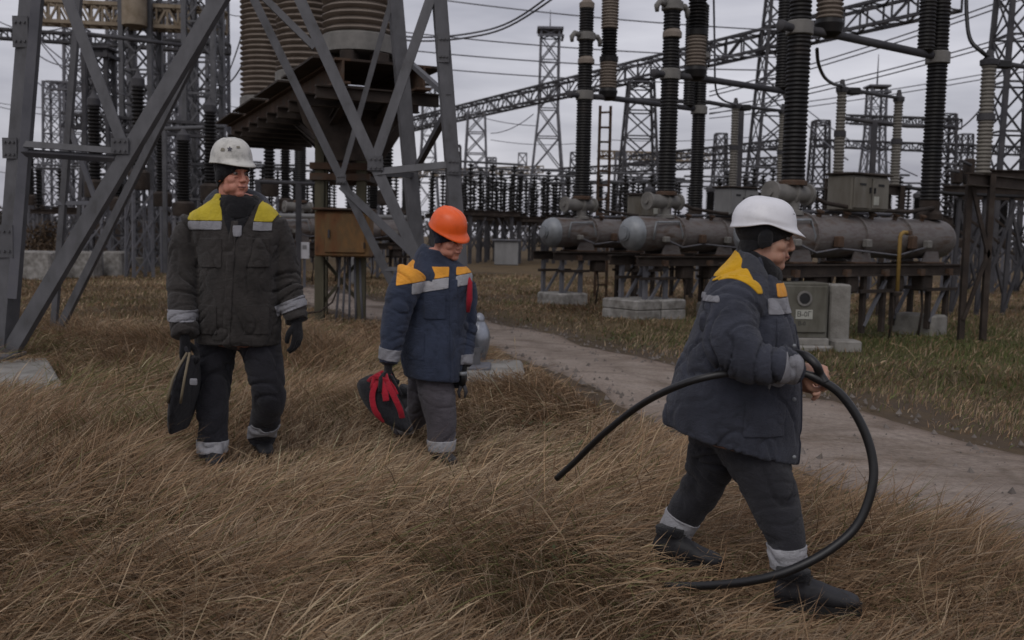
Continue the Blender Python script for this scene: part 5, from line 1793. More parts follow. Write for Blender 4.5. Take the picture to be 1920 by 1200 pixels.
# ------------------------------------------------------------------ worker in the charcoal jacket (left)
Y1 = 5.75
zA, zB, zC = zpx(415, 440, Y1), zpx(432, 440, Y1), zpx(380, 440, Y1)
xc1 = xpx(457, 410, Y1)
def w1_yoke(V, s=1):
    sl = (V[:, 0] - xc1) * .12
    gap = s * (V[:, 0] - xc1) - (.085 + .2 * np.clip(V[:, 2] - zA, 0, .2))
    seam = .235 - s * (V[:, 0] - xc1 + .055) + .5 * np.clip(V[:, 2] - zA, -.1, .2)
    return np.minimum(np.minimum(V[:, 2] - zA + sl * 0, zC + .05 - V[:, 2]), np.minimum(gap, seam))
def w1_tape(V, s=1):
    return np.minimum(np.minimum(V[:, 2] - zB, zA - .004 - V[:, 2]), np.minimum(s * (V[:, 0] - xc1) - .085, .235 - s * (V[:, 0] - xc1 + .055)))
def w1_shirt(V):
    z0 = zpx(452, 450, Y1)
    return np.minimum(np.minimum(.42 * (V[:, 2] - z0) + .012 - np.abs(V[:, 0] - xpx(453, 420, Y1)), zpx(372, 450, Y1) - V[:, 2]), Y1 - .02 - V[:, 1])
def w1_badge(V):
    return np.minimum(.024 - np.abs(V[:, 0] - xpx(458, 434, Y1)), np.minimum(zpx(424, 450, Y1) - V[:, 2], V[:, 2] - zpx(444, 450, Y1)) + 0 * V[:, 1]) - 10 * (V[:, 1] > Y1)
def w1_plk(V):
    x = xpx(452, 420, Y1) + (V[:, 2] - zA) * .05
    return np.minimum(np.minimum(.020 - np.abs(V[:, 0] - x), zA - V[:, 2]), Y1 - .05 - V[:, 1])
S1 = dict(Y=Y1, origin=(*on_ground(440, 5.85).xy, 0), seed=1.7, skin=M['skin_red'], pose='',
    label='man in charcoal jacket with yellow shoulders and speckled white helmet, carrying a narrow black case',
    head=((436, 330, Y1 - .04), (.74, -.67, -.03), (-.02, 0, 1), 1.06), neck=(444, 395, Y1 + .02),
    cap=(-.028, .70), capmat=M['knit'], gloves=True,
    torso=[(368, 640, 524, 646, .18), (367, 605, 526, 608, .185), (372, 545, 523, 548, .185), (374, 495, 524, 495, .18), (364, 455, 528, 455, .165), (350, 424, 531, 424, .14), (357, 404, 523, 404, .115), (378, 388, 508, 388, .10), (398, 375, 492, 376, .09), (405, 364, 486, 366, .085)],
    sleeves=[[(372, 418, Y1 + .02, 32), (350, 458, Y1, 31), (343, 520, Y1 - .06, 28), (342, 580, Y1 - .14, 26), (345, 630, Y1 - .2, 23)],
             [(505, 416, Y1 + .02, 31), (520, 458, Y1 + .05, 30), (534, 520, Y1 + .05, 27), (550, 574, Y1, 24), (557, 602, Y1 - .03, 21)]],
    legs=[[(408, 610, 5.80, 43), (402, 690, 5.78, 35), (399, 760, 5.72, 30), (400, 830, 5.68, 28), (401, 852, 5.68, 27)],
          [(481, 610, 5.80, 44), (497, 690, 5.76, 35), (504, 745, 5.78, 31), (494, 800, 6.00, 26), (490, 824, 6.06, 25)]],
    legband=[((401, 836, 5.68), (0, 0, 1)), ((491, 811, 6.03), (-.1, .3, 1))], bandw=.034,
    hands=[((347, 640, Y1 - .21), (.02, 0, -1), (-.95, .2, 0), 1.0, 1.08), ((557, 606, Y1 - .03), (.03, -.05, -1), (.9, -.3, 0), .35, 1.08)],
    trousers=M['trs_char'], jacket=M['jkt_char'],
    patches=[('shoulder_yoke', lambda V: w1_yoke(V, 1), .004, M['yel_lemon']), ('shoulder_yoke', lambda V: w1_yoke(V, -1), .004, M['yel_lemon']), ('chest_tape', lambda V: w1_tape(V, 1), .005, M['reflect']), ('chest_tape', lambda V: w1_tape(V, -1), .005, M['reflect']), ('inner_shirt', w1_shirt, .004, M['knit']), ('badge', w1_badge, .009, M['reflect']), ('placket', w1_plk, .006, M['jkt_char']),
             ('chest_pocket', box_px_d(388, 432, 446, 500, Y1, Y1 - .05), .007, M['jkt_char']), ('chest_pocket', box_px_d(474, 512, 446, 500, Y1, Y1 - .05), .007, M['jkt_char']),
             ('side_pocket', box_px_d(384, 424, 568, 622, Y1, Y1 - .05), .006, M['jkt_char']), ('side_pocket', box_px_d(472, 512, 568, 622, Y1, Y1 - .05), .006, M['jkt_char'])],
    sleeveband=[((342, 591, Y1 - .15), (0, 0, 1), .033, .12), ((550, 571, Y1), (.42, 0, -1), .030, .11)],
    extra_lofts=[('neck_gaiter', [px_ring(418, 408, 484, 412, .10, Y1 - .03), px_ring(412, 392, 486, 396, .11, Y1 - .02), px_ring(410, 378, 486, 382, .10, Y1 - .02), px_ring(414, 366, 482, 371, .085, Y1 - .02)], M['knit'])],
    extra_limbs=[('hood', [P(398, 390, Y1 - .01), P(397, 380, Y1 + .04), P(412, 370, Y1 + .11), P(450, 368, Y1 + .13), P(484, 376, Y1 + .09), P(496, 388, Y1 + .01), P(494, 402, Y1 - .06)], [.022, .042, .055, .055, .046, .036, .018], M['jkt_slate_lt'])],
    helmet=((0, -.008, .076), -.02, .98, 'round'), helmz=.97, helmmat=M['helm_dirty'],
    boots=[((*on_ground(402, 5.72).xy, gz(on_ground(402, 5.72).x, 5.72)), (.25, -1), 0.0, 1.05), ((*on_ground(489, 6.12).xy, .02), (.45, -1), -.22, 1.05)])
w1, T1_, HT1, jv1, h1 = make_person(S1)
# worn star and dirt marks on the helmet front-left
def decal(parent, origin, HT, poly, a0, h0, size, mat, name):
    """flat print laid on the crown: polygon in units of size around azimuth a0 (0 = front) and height h0"""
    vs = []
    for x, y in poly:
        a = a0 + x * size / .13
        ph = h0 + y * size / .13
        c = math.cos(ph) ** .66
        vs.append(HT @ Vector((.109 * c * math.sin(a), .128 * c * math.cos(a) - .004, .004 + .128 * math.sin(ph) + .001)))
    cen = sum((Vector(v) for v in vs), Vector()) / len(vs)
    nrm = (cen - HT @ Vector((0, 0, .03))).normalized() * .0035
    vs = [v + nrm for v in vs]
    n = len(vs)
    cc = cen + nrm * 1.35
    mb = MB().add(vs + [cc], [(i, (i + 1) % n, n) for i in range(n)])
    return link(name, mb.mesh(name, origin), mat, parent)
star = []
for k in range(10):
    a = math.pi / 2 + k * math.pi / 5
    r = 1.0 if k % 2 == 0 else .42
    star.append((r * math.cos(a), r * math.sin(a)))
M['decal'] = mat_plain('faded_print', (.06, .058, .075), .7)
M['decal2'] = mat_plain('worn_print', (.20, .185, .145), .7)
decal(h1, w1.location, HT1, star, .72, .50, .021, M['decal'], 'star_print')
decal(h1, w1.location, HT1, [(-1, -.6), (.9, -.7), (.8, .6), (-.2, .75), (-.9, .5)], 1.07, .46, .015, M['decal2'], 'worn_print')
decal(h1, w1.location, HT1, [(-1, -.5), (1, -.6), (1, .5), (-.9, .6)], .28, .62, .013, M['decal2'], 'worn_print')

# narrow black case in his hand
cs = thing('tool_case', 'narrow black carrying case with tan piping in the charcoal-jacketed man\'s hand', 'case', P(348, 810, 5.56))
M['case'] = mat_fabric('black_canvas', (.016, .016, .02), .3)
M['tan_piping'] = mat_plain('tan_piping', (.16, .13, .085), .8)
ca, cb2 = P(358, 668, 5.52), P(336, 806, 5.62)
def case_ring(u, wpx, dep):
    c = ca.lerp(cb2, u)
    return (c, Vector((wpx * 5.56 / FPX, 0, 0)), Vector((.03 * dep, dep, 0)))
cm = remesh(MB().loft([case_ring(.0, 7, .06), case_ring(.12, 11, .14), case_ring(.38, 17, .19), case_ring(.62, 17, .20), case_ring(.85, 13, .18), case_ring(1.0, 10, .14)], 5, 24, .3), .01, 3)
cv = folds(cm, [], 0, .007, 4.4)
body = from_arrays('case_body', cv[0], cv[2], cs.location, M['case'], cs)
for s, off in ((-1, -9), (1, 13)):
    pts = []
    for u, wd in ((-.06, .15), (.08, .55), (.25, .9), (.42, 1.0), (.55, .98)):
        c = ca.lerp(cb2, u)
        pts.append(c + Vector((s * wd * (7 if s < 0 else 15) * 5.5 / FPX + (.0 if s > 0 else -.005), -.17 * wd - .03, 0)))
    part('piping', MB().tube(pts, .0075, 7), M['tan_piping'], cs, True)
q = P(363, 716, 5.30)
part('label_patch', MB().bbox(q, (.04, .012, .036), .004), M['reflect'], cs)
part('carry_loop', MB().tube([P(360, 676, 5.5), P(350, 658, 5.5), P(346, 648, 5.52), P(342, 660, 5.55), P(350, 678, 5.58)], .011, 8), M['case'], cs, True)

# ------------------------------------------------------------------ worker in the navy jacket (middle)
Y2 = 6.25
zA2, zB2 = zpx(522, 820, Y2), zpx(543, 820, Y2)
xc2 = xpx(850, 540, Y2)
def slope2(V):
    return (V[:, 0] - xpx(815, 520, Y2)) * .18
def w2_yoke(V, s=1):
    return np.minimum(np.minimum(V[:, 2] - zA2 - slope2(V), zpx(474, 820, Y2) - V[:, 2] - .085 * np.clip((V[:, 0] - xpx(778, 500, Y2)) / .06, 0, 1)), np.minimum(s * (V[:, 0] - xc2) - .022, V[:, 0] - xpx(752, 510, Y2)))
def w2_tape(V, s=1):
    r = V[:, 2] - slope2(V)
    return np.minimum(np.minimum(np.minimum(r - zB2, zA2 - .004 - r), .175 - np.abs(V[:, 0] - xpx(832, 530, Y2))), np.minimum(s * (V[:, 0] - xc2) - .022, Y2 + .03 - V[:, 1]))
def w2_plk(V):
    x = xpx(852, 560, Y2) + np.clip(zB2 - V[:, 2], 0, 1) * .03
    return np.minimum(np.minimum(.022 - np.abs(V[:, 0] - x), zA2 - V[:, 2]), Y2 - .02 - V[:, 1])
f2 = on_ground(826, 6.14); r2_ = on_ground(752, 6.72)
S2 = dict(Y=Y2, origin=(*on_ground(810, 6.25).xy, 0), seed=8.2, skin=M['skin_red'], pose='',
    label='person in navy jacket and bright orange helmet, looking down and carrying a red-black bag',
    head=((840, 449, Y2 - .05), (.72, -.58, -.24), (-.22, 0, 1), 1.02), neck=(826, 492, Y2 + .02),
    cap=(-.01, .42), capmat=M['knit_navy'], gloves=True,
    torso=[(758, 702, 868, 712, .205), (751, 655, 873, 662, .20), (756, 600, 876, 602, .17), (758, 560, 879, 560, .165), (756, 528, 884, 530, .15), (757, 508, 882, 510, .13), (770, 492, 868, 496, .11), (788, 478, 852, 484, .095), (794, 464, 846, 474, .085)],
    sleeves=[[(772, 512, Y2 - .12, 29), (754, 552, Y2 - .18, 30), (741, 605, Y2 - .22, 26), (731, 654, Y2 - .26, 21), (728, 682, Y2 - .28, 19)],
             [(866, 520, Y2 + .12, 22), (873, 570, Y2 + .12, 22), (873, 630, Y2 + .06, 19), (868, 684, Y2 - .02, 17)]],
    legs=[[(820, 675, Y2, 38), (817, 728, 6.20, 36), (827, 785, 6.14, 30), (827, 830, 6.12, 26), (827, 848, 6.12, 24)],
          [(800, 675, 6.32, 34), (793, 735, 6.36, 30), (786, 772, 6.44, 25), (763, 793, 6.62, 21), (748, 803, 6.70, 19)]],
    legband=[((827, 834, 6.12), (0, 0, 1)), ((762, 797, 6.62), (.8, -.6, .3))], bandw=.034,
    hands=[((728, 687, Y2 - .28), (-.02, 0, -1), (-.9, -.3, 0), 1.0, 1.02), ((868, 690, Y2 - .03), (0, -.05, -1), (.9, -.3, 0), .9, 1.02)],
    trousers=M['trs_grey'], jacket=M['jkt_navy'],
    patches=[('shoulder_yoke', lambda V: w2_yoke(V, 1), .004, M['yel_orange']), ('shoulder_yoke', lambda V: w2_yoke(V, -1), .004, M['yel_orange']), ('chest_tape', lambda V: w2_tape(V, 1), .005, M['reflect_lt']), ('chest_tape', lambda V: w2_tape(V, -1), .005, M['reflect_lt']), ('placket', w2_plk, .006, M['jkt_navy']),
             ('chest_pocket', box_px_d(800, 838, 548, 594, Y2, Y2 - .05), .007, M['jkt_navy']), ('side_pocket', box_px_d(770, 800, 615, 668, Y2, Y2 - .02), .006, M['jkt_navy'])],
    sleeveband=[((731, 664, Y2 - .265), (-.18, 0, -1), .034, .1), ((869, 672, Y2), (0, 0, -1), .03, .09)],
    extra_lofts=[('hood', [px_ring(768, 512, 848, 540, .165, Y2 + .01), px_ring(772, 494, 850, 526, .155, Y2 + .01), px_ring(780, 472, 848, 510, .125, Y2 + .02), px_ring(793, 455, 838, 494, .095, Y2 + .03)], M['jkt_navy'])],
    extra_limbs=[],
    helmet=((0, -.006, .072), -.19, .97, 'round'), helmz=.96, helmmat=M['helm_orange'],
    boots=[((f2.x, f2.y, f2.z), (.55, -.85), 0.0, .95), ((r2_.x, r2_.y, .15), (.8, -.55), -.62, .95)])
w2, T2_, HT2, jv2, h2 = make_person(S2)
M['red_strap'] = mat_fabric('red_webbing', (.36, .014, .03), .2)
strap = MB().tube([P(872, 508, Y2 - .02), P(881, 530, Y2 - .06), P(880, 560, Y2 - .07), P(877, 585, Y2 - .06)], [.012, .016, .02, .014], 8)
part('shoulder_strap', strap, M['red_strap'], w2, True)
tl_ = thing('hand_tool', 'black hand tool with a bright collar hanging from the far hand of the orange-helmeted person', 'tool', P(868, 745, Y2 - .06))
part('grip', MB().tube([P(868, 696, Y2 - .08), P(867, 722, Y2 - .07)], [.022, .02], 10), M['rubber'], tl_, True)
part('collar', MB().tube([P(868, 697, Y2 - .09), P(868, 704, Y2 - .09)], [.027, .027], 12), M['tank_end'], tl_, True)
part('jaw', MB().tube([P(866, 720, Y2 - .07), P(860, 735, Y2 - .07), P(862, 746, Y2 - .07)], [.014, .012, .006], 8), M['steel_dark'], tl_, True)
part('jaw', MB().tube([P(869, 720, Y2 - .07), P(874, 735, Y2 - .07), P(871, 746, Y2 - .07)], [.014, .012, .006], 8), M['steel_dark'], tl_, True)

# red and black bag
Yb = Y2 - .28
bg = thing('tool_bag', 'black soft tool bag with red straps carried low by the orange-helmeted person', 'bag', P(725, 800, Yb))
M['bag_black'] = mat_fabric('black_nylon', (.014, .014, .017), .3)
def bag_ring(cx, cy, hx, hy, dep):
    c = P(cx, cy, Yb)
    k = Yb / FPX
    return (c, Vector((hx * k, 0, -hy * k)), Vector((0, dep, 0)))
# long axis runs from upper left to lower right
bag_me = remesh(MB().loft([bag_ring(708, 708, 12, 6, .05), bag_ring(712, 724, 30, 17, .12), bag_ring(716, 744, 46, 28, .15), bag_ring(722, 764, 50, 31, .16), bag_ring(728, 780, 47, 27, .15), bag_ring(732, 790, 38, 20, .12)], 5, 28, .2), .009, 3)
bv = folds(bag_me, [], 0, .014, 6.1, f_body=9)
from_arrays('bag_body', bv[0], bv[2], bg.location, M['bag_black'], bg)
def strap_px(pts, r):
    return MB().tube([P(x, y, Yb - dy) for x, y, dy in pts], r, 8)
def bag_strip(x0, y0, x1, y1, hw):
    a, b2 = P(x0, y0, Yb - .1), P(x1, y1, Yb - .1)
    dirv = np.array((b2 - a).normalized()); a_ = np.array(a); ln = (b2 - a).length
    nv = np.array((-dirv[2], 0, dirv[0]))
    def d(V):
        q = V - a_
        t = q @ dirv
        return np.minimum(np.minimum(hw - np.abs(q @ nv), np.minimum(t, ln - t)), Yb + .02 - V[:, 1])
    return d
def web(pts, r):
    return MB().limb([P(x, y, Yb - dy) for x, y, dy in pts], [r] * len(pts), 5, 10, .3, .28, (0, -1, 0))
part('red_strap', web([(716, 704, .05), (704, 722, .135), (698, 744, .158), (704, 772, .165), (722, 790, .13)], .018), M['red_strap'], bg, True)
part('red_strap', web([(722, 703, .05), (728, 722, .14), (740, 746, .17), (750, 768, .168), (754, 784, .14)], .018), M['red_strap'], bg, True)
part('red_strap', web([(708, 702, .07), (716, 720, .13), (722, 738, .165), (724, 752, .172)], .020), M['red_strap'], bg, True)
part('red_flap', web([(690, 716, .08), (700, 708, .11), (716, 710, .12), (734, 722, .12), (744, 740, .13)], .013), M['red_strap'], bg, True)
part('handle', strap_px([(697, 728, .14), (702, 706, .10), (716, 698, .03), (732, 704, .02), (741, 728, .06)], .013), M['red_strap'], bg, True)
part('handle', strap_px([(712, 735, .17), (714, 708, .12), (722, 699, .04), (734, 706, .03), (752, 742, .10)], .012), M['bag_black'], bg, True)

# ------------------------------------------------------------------ worker in the slate jacket (right, hauling the cable)
Y3 = 3.97
zA3 = zpx(530, 1370, 3.85)
xE = xpx(1416, 530, 3.8)
def w3_yoke(V):
    arch = .055 * np.clip(1 - ((V[:, 0] - xpx(1362, 530, 3.8)) / .10) ** 2, 0, 1)
    edge = xE + (zA3 - V[:, 2]) * .32 - V[:, 0]
    return np.minimum(np.minimum(V[:, 2] - (zA3 - .035) - arch, edge), zpx(466, 1380, 3.85) - V[:, 2])
def w3_tape(V):
    return np.minimum(np.minimum(zA3 - .046 - V[:, 2], V[:, 2] - zA3 + .068), xpx(1334, 540, 3.85) - V[:, 0])
def w3_front_tape(V):
    return np.minimum(np.minimum(zpx(556, 1470, Y3) - V[:, 2], V[:, 2] - zpx(584, 1470, Y3)), V[:, 0] - xpx(1430, 570, Y3 - .1))
def w3_front_yel(V):
    return np.minimum(np.minimum(zpx(530, 1470, Y3) - V[:, 2], V[:, 2] - zpx(554, 1470, Y3)), V[:, 0] - xpx(1452, 540, Y3 - .1))
def w3_plk(V):
    xl = xpx(1484, 700, Y3) 
    return np.minimum(np.minimum(V[:, 0] - xl + .012, zpx(590, 1470, Y3) - V[:, 2]), .06 - np.abs(V[:, 1] - Y3))
hd = P(1502, 696, 3.70)
f3 = G(1500, 1146); r3 = G(1262, 1064)
S3 = dict(Y=Y3, origin=(*on_ground(1400, 3.97).xy, 0), seed=14.4, skin=M['skin_tan'], pose='',
    label='man in slate jacket and clean white helmet, striding right with a loop of black cable',
    head=((1433, 447, Y3 - .02), (.99, -.10, -.13), (-.08, 0, 1), 1.04), neck=(1412, 512, Y3 + .02),
    cap=(-.028, .58), capmat=M['knit'], gloves=False,
    torso=[(1245, 794, 1494, 866, .215), (1246, 764, 1497, 815, .222), (1258, 724, 1497, 765, .225), (1275, 675, 1496, 705, .22), (1295, 625, 1492, 645, .215), (1313, 580, 1484, 602, .205), (1322, 545, 1474, 572, .195), (1340, 516, 1470, 548, .165), (1362, 494, 1466, 530, .125), (1378, 474, 1460, 512, .10), (1384, 462, 1450, 498, .09)],
    sleeves=[[(1385, 548, 3.82, 54), (1370, 596, 3.75, 54), (1376, 648, 3.69, 53), (1418, 680, 3.66, 43), (1474, 686, 3.68, 34), (1497, 691, 3.70, 30)],
             [(1425, 560, 4.14, 48), (1425, 630, 4.2, 45), (1440, 690, 4.18, 36), (1478, 712, 4.08, 29)]],
    legs=[[(1398, 800, 3.95, 76), (1428, 880, 3.90, 57), (1456, 955, 3.83, 43), (1474, 1025, 3.77, 35), (1480, 1066, 3.76, 33)],
          [(1352, 800, 4.06, 66), (1334, 870, 4.10, 46), (1306, 930, 4.16, 39), (1272, 982, 4.22, 33), (1256, 1024, 4.25, 30)]],
    legband=[((1476, 1040, 3.77), (.12, 0, -1)), ((1273, 983, 4.22), (-.42, .1, -1))], bandw=.040,
    hands=[((1503, 694, 3.70), (.98, -.05, -.22), (.1, -.85, .5), 1.0, 1.03), ((1484, 716, 4.06), (.9, -.4, -.1), (.1, .8, .5), .9, 1.03)],
    trousers=M['trs_slate'], jacket=M['jkt_slate'], amp=.021, ampl=.036,
    patches=[('shoulder_yoke', w3_yoke, .004, M['yel_warm']), ('back_tape', w3_tape, .005, M['reflect']), ('chest_tape', w3_front_tape, .005, M['reflect']), ('chest_yoke', w3_front_yel, .004, M['yel_orange']),
             ('placket', w3_plk, .006, M['jkt_slate']), ('chest_pocket', box_px_d(1432, 1470, 590, 650, Y3, Y3 - .08), .007, M['jkt_slate']), ('side_pocket', box_px_d(1372, 1446, 735, 800, Y3, Y3 - .1), .006, M['jkt_slate'])],
    sleeveband=[((1479, 687, 3.68), (1, 0, -.18), .038, .13)],
    extra_lofts=[('neck_gaiter', [px_ring(1392, 520, 1466, 540, .085, Y3 - .02), px_ring(1394, 500, 1466, 518, .09, Y3 - .02), px_ring(1392, 478, 1462, 504, .085, Y3 - .02), px_ring(1390, 462, 1452, 494, .078, Y3 - .02)], M['knit']),
                 ('collar', [px_ring(1372, 496, 1452, 545, .13, Y3 - .01), px_ring(1378, 482, 1446, 525, .115, Y3 - .01), px_ring(1382, 466, 1432, 498, .10, Y3 - .01)], M['jkt_slate_lt'])],
    extra_limbs=[],
    helmet=((0, -.006, .050), -.02, .945, 'swoop'), helmz=.83, helmmat=M['helm_white'],
    boots=[((f3.x, f3.y, .0), (1, -.12), 0.0, 1.08), ((r3.x, r3.y, .01), (1, -.3), -.08, 1.02)])
w3, T3_, HT3, jv3, h3 = make_person(S3)
for k, a in enumerate((.5, .28, .05)):
    for s in (1,):
        decal(h3, w3.location, HT3, [(-1, -.35), (1, -.35), (1, .35), (-1, .35)], .35 + k * .12, .80 - k * .13, .007, M['decal'], 'vent_slot')
for py in (646, 745, 852):
    q = P(1483, py, Y3 - .13)
    part('stud', MB().lathe([(.008, 0), (.008, .004), (.002, .006)], q + Vector((0, -.045, 0)), (0, -1, 0), 10), M['tank_end'], w3, True)

# ------------------------------------------------------------------ the cable
cable_pts = [(1044, 897, 4.35), (1082, 862, 4.25), (1130, 815, 4.10), (1200, 760, 3.90), (1275, 722, 3.70), (1345, 703, 3.65), (1400, 699, 3.69), (1450, 695, 3.71), (1500, 699, 3.665), (1532, 710, 3.64), (1575, 738, 3.62), (1612, 790, 3.60), (1634, 850, 3.58), (1636, 910, 3.56), (1610, 980, 3.55), (1560, 1028, 3.54), (1490, 1066, 3.54), (1420, 1087, 3.58), (1340, 1097, 3.68), (1262, 1100, 3.80)]
def smooth_path(pts, sub=6):
    W = [P(*q) for q in pts]
    out = []
    n = len(W)
    for i in range(n - 1):
        a, b2, c, d = W[max(i - 1, 0)], W[i], W[i + 1], W[min(i + 2, n - 1)]
        for s in range(sub):
            u = s / sub
            out.append(0.5 * ((2 * b2) + (c - a) * u + (2 * a - 5 * b2 + 4 * c - d) * u * u + (3 * b2 - a - 3 * c + d) * u ** 3))
    out.append(W[-1])
    return out
path = smooth_path(cable_pts)
n = len(path)
rad = [.0140 if i < n * .45 else .0165 for i in range(n)]
cbl = thing('cable', 'thick black cable looping from the slate-jacketed man\'s hand to the grass', 'cable', P(1262, 1100, 3.8))
part('cable_run', MB().tube(path, rad, 12), M['rubber'], cbl, True)
part('cable_loop', MB().tube(smooth_path([(1494, 664, 3.72), (1512, 668, 3.66), (1530, 684, 3.63), (1538, 702, 3.64), (1548, 718, 3.63)]), .017, 12), M['rubber'], cbl, True)
part('cable_end', MB().tube([P(1280, 1099.5, 3.77), P(1245, 1100, 3.83)], [.019, .016], 10), M['black'], cbl, True)
# ================================================================== GRASS
PAL = np.array([(.31, .205, .112), (.26, .16, .085), (.18, .104, .055), (.45, .33, .20), (.13, .128, .045), (.29, .21, .135), (.21, .14, .085)])
def vnoise(x, y, f, s):
    """cheap smooth value noise"""
    xi, yi = np.floor(x * f).astype(int), np.floor(y * f).astype(int)
    xf, yf_ = x * f - xi, y * f - yi
    def h(a, b):
        n = (a * 374761393 + b * 668265263 + s * 974711) & 0x7fffffff
        n = ((n ^ (n >> 13)) * 1274126177) & 0x7fffffff
        return (n & 0xffff) / 65535.0
    u, v = xf * xf * (3 - 2 * xf), yf_ * yf_ * (3 - 2 * yf_)
    return (h(xi, yi) * (1 - u) + h(xi + 1, yi) * u) * (1 - v) + (h(xi, yi + 1) * (1 - u) + h(xi + 1, yi + 1) * u) * v

GREEN_C = np.array((.090, .105, .032))
def build_blades(name, x, y, L, theta, lean, width, colr, r):
    """L length, theta heading of the bend, lean 0..1 (1 lies flat)"""
    n = len(x)
    S = np.array([0, .3, .65, 1.0])
    z0 = gz_np(x, y)
    hor = np.zeros((n, 4)); ver = np.zeros((n, 4))
    ang0 = lean * .95                      # bend angle from vertical at root
    ang1 = np.clip(lean * 1.75, 0, 1.9)
    for k in range(1, 4):
        a = ang0 + (ang1 - ang0) * (S[k] + S[k - 1]) / 2
        ds = (S[k] - S[k - 1]) * L
        hor[:, k] = hor[:, k - 1] + np.sin(a) * ds
        ver[:, k] = ver[:, k - 1] + np.cos(a) * ds
    ver = np.maximum(ver, 0.012 + 0.02 * S[None, :])
    ver[:, 0] = -.02
    tw = r.normal(0, .25, n)
    dx, dy = np.cos(theta), np.sin(theta)
    nx_, ny_ = -np.sin(theta + tw), np.cos(theta + tw)
    wv = np.array([1, .9, .6, 0])
    V = np.zeros((n, 7, 3))
    curl = r.normal(0, .17, n)
    for k in range(3):
        cx = x + dx * hor[:, k] + nx_ * curl * L * S[k] ** 2
        cy = y + dy * hor[:, k] + ny_ * curl * L * S[k] ** 2
        for s, q in ((-1, 0), (1, 1)):
            V[:, k * 2 + q, 0] = cx + s * nx_ * width * wv[k] / 2
            V[:, k * 2 + q, 1] = cy + s * ny_ * width * wv[k] / 2
            V[:, k * 2 + q, 2] = z0 + ver[:, k] + s * width * .3
    V[:, 6, 0] = x + dx * hor[:, 3] + nx_ * curl * L
    V[:, 6, 1] = y + dy * hor[:, 3] + ny_ * curl * L
    V[:, 6, 2] = z0 + ver[:, 3]
    base = (np.arange(n) * 7)[:, None]
    loops = np.concatenate([base + np.array([0, 1, 3, 2]), base + np.array([2, 3, 5, 4]), base + np.array([4, 5, 6])], 1)
    me = bpy.data.meshes.new(name)
    me.vertices.add(n * 7)
    me.vertices.foreach_set('co', V.reshape(-1).astype(np.float32))
    me.loops.add(n * 11)
    me.loops.foreach_set('vertex_index', loops.reshape(-1).astype(np.int32))
    me.polygons.add(n * 3)
    st = (np.arange(n) * 11)[:, None] + np.array([0, 4, 8])
    me.polygons.foreach_set('loop_start', st.reshape(-1).astype(np.int32))
    me.polygons.foreach_set('use_smooth', np.ones(n * 3, bool))
    me.update(calc_edges=True)
    at = me.attributes.new('blade_color', 'FLOAT_COLOR', 'POINT')
    colr = (colr * .86 + colr.mean(1, keepdims=True) * .14) * 1.15
    c = np.ones((n, 7, 4), np.float32)
    c[:, :, :3] = colr[:, None, :]
    at.data.foreach_set('color', c.reshape(-1))
    return me

gmat, nt, b = new_mat('dry_grass_blades', 0.85, 0, 0.15)
at = nt.nodes.new('ShaderNodeAttribute'); at.attribute_name = 'blade_color'
nt.links.new(at.outputs['Color'], b.inputs['Base Color'])
tr_ = nt.nodes.new('ShaderNodeBsdfTranslucent')
nt.links.new(at.outputs['Color'], tr_.inputs['Color'])
ms_ = nt.nodes.new('ShaderNodeMixShader'); ms_.inputs['Fac'].default_value = .25
nt.links.new(b.outputs['BSDF'], ms_.inputs[1]); nt.links.new(tr_.outputs['BSDF'], ms_.inputs[2])
nt.links.new(ms_.outputs['Shader'], nt.nodes['Material Output'].inputs['Surface'])

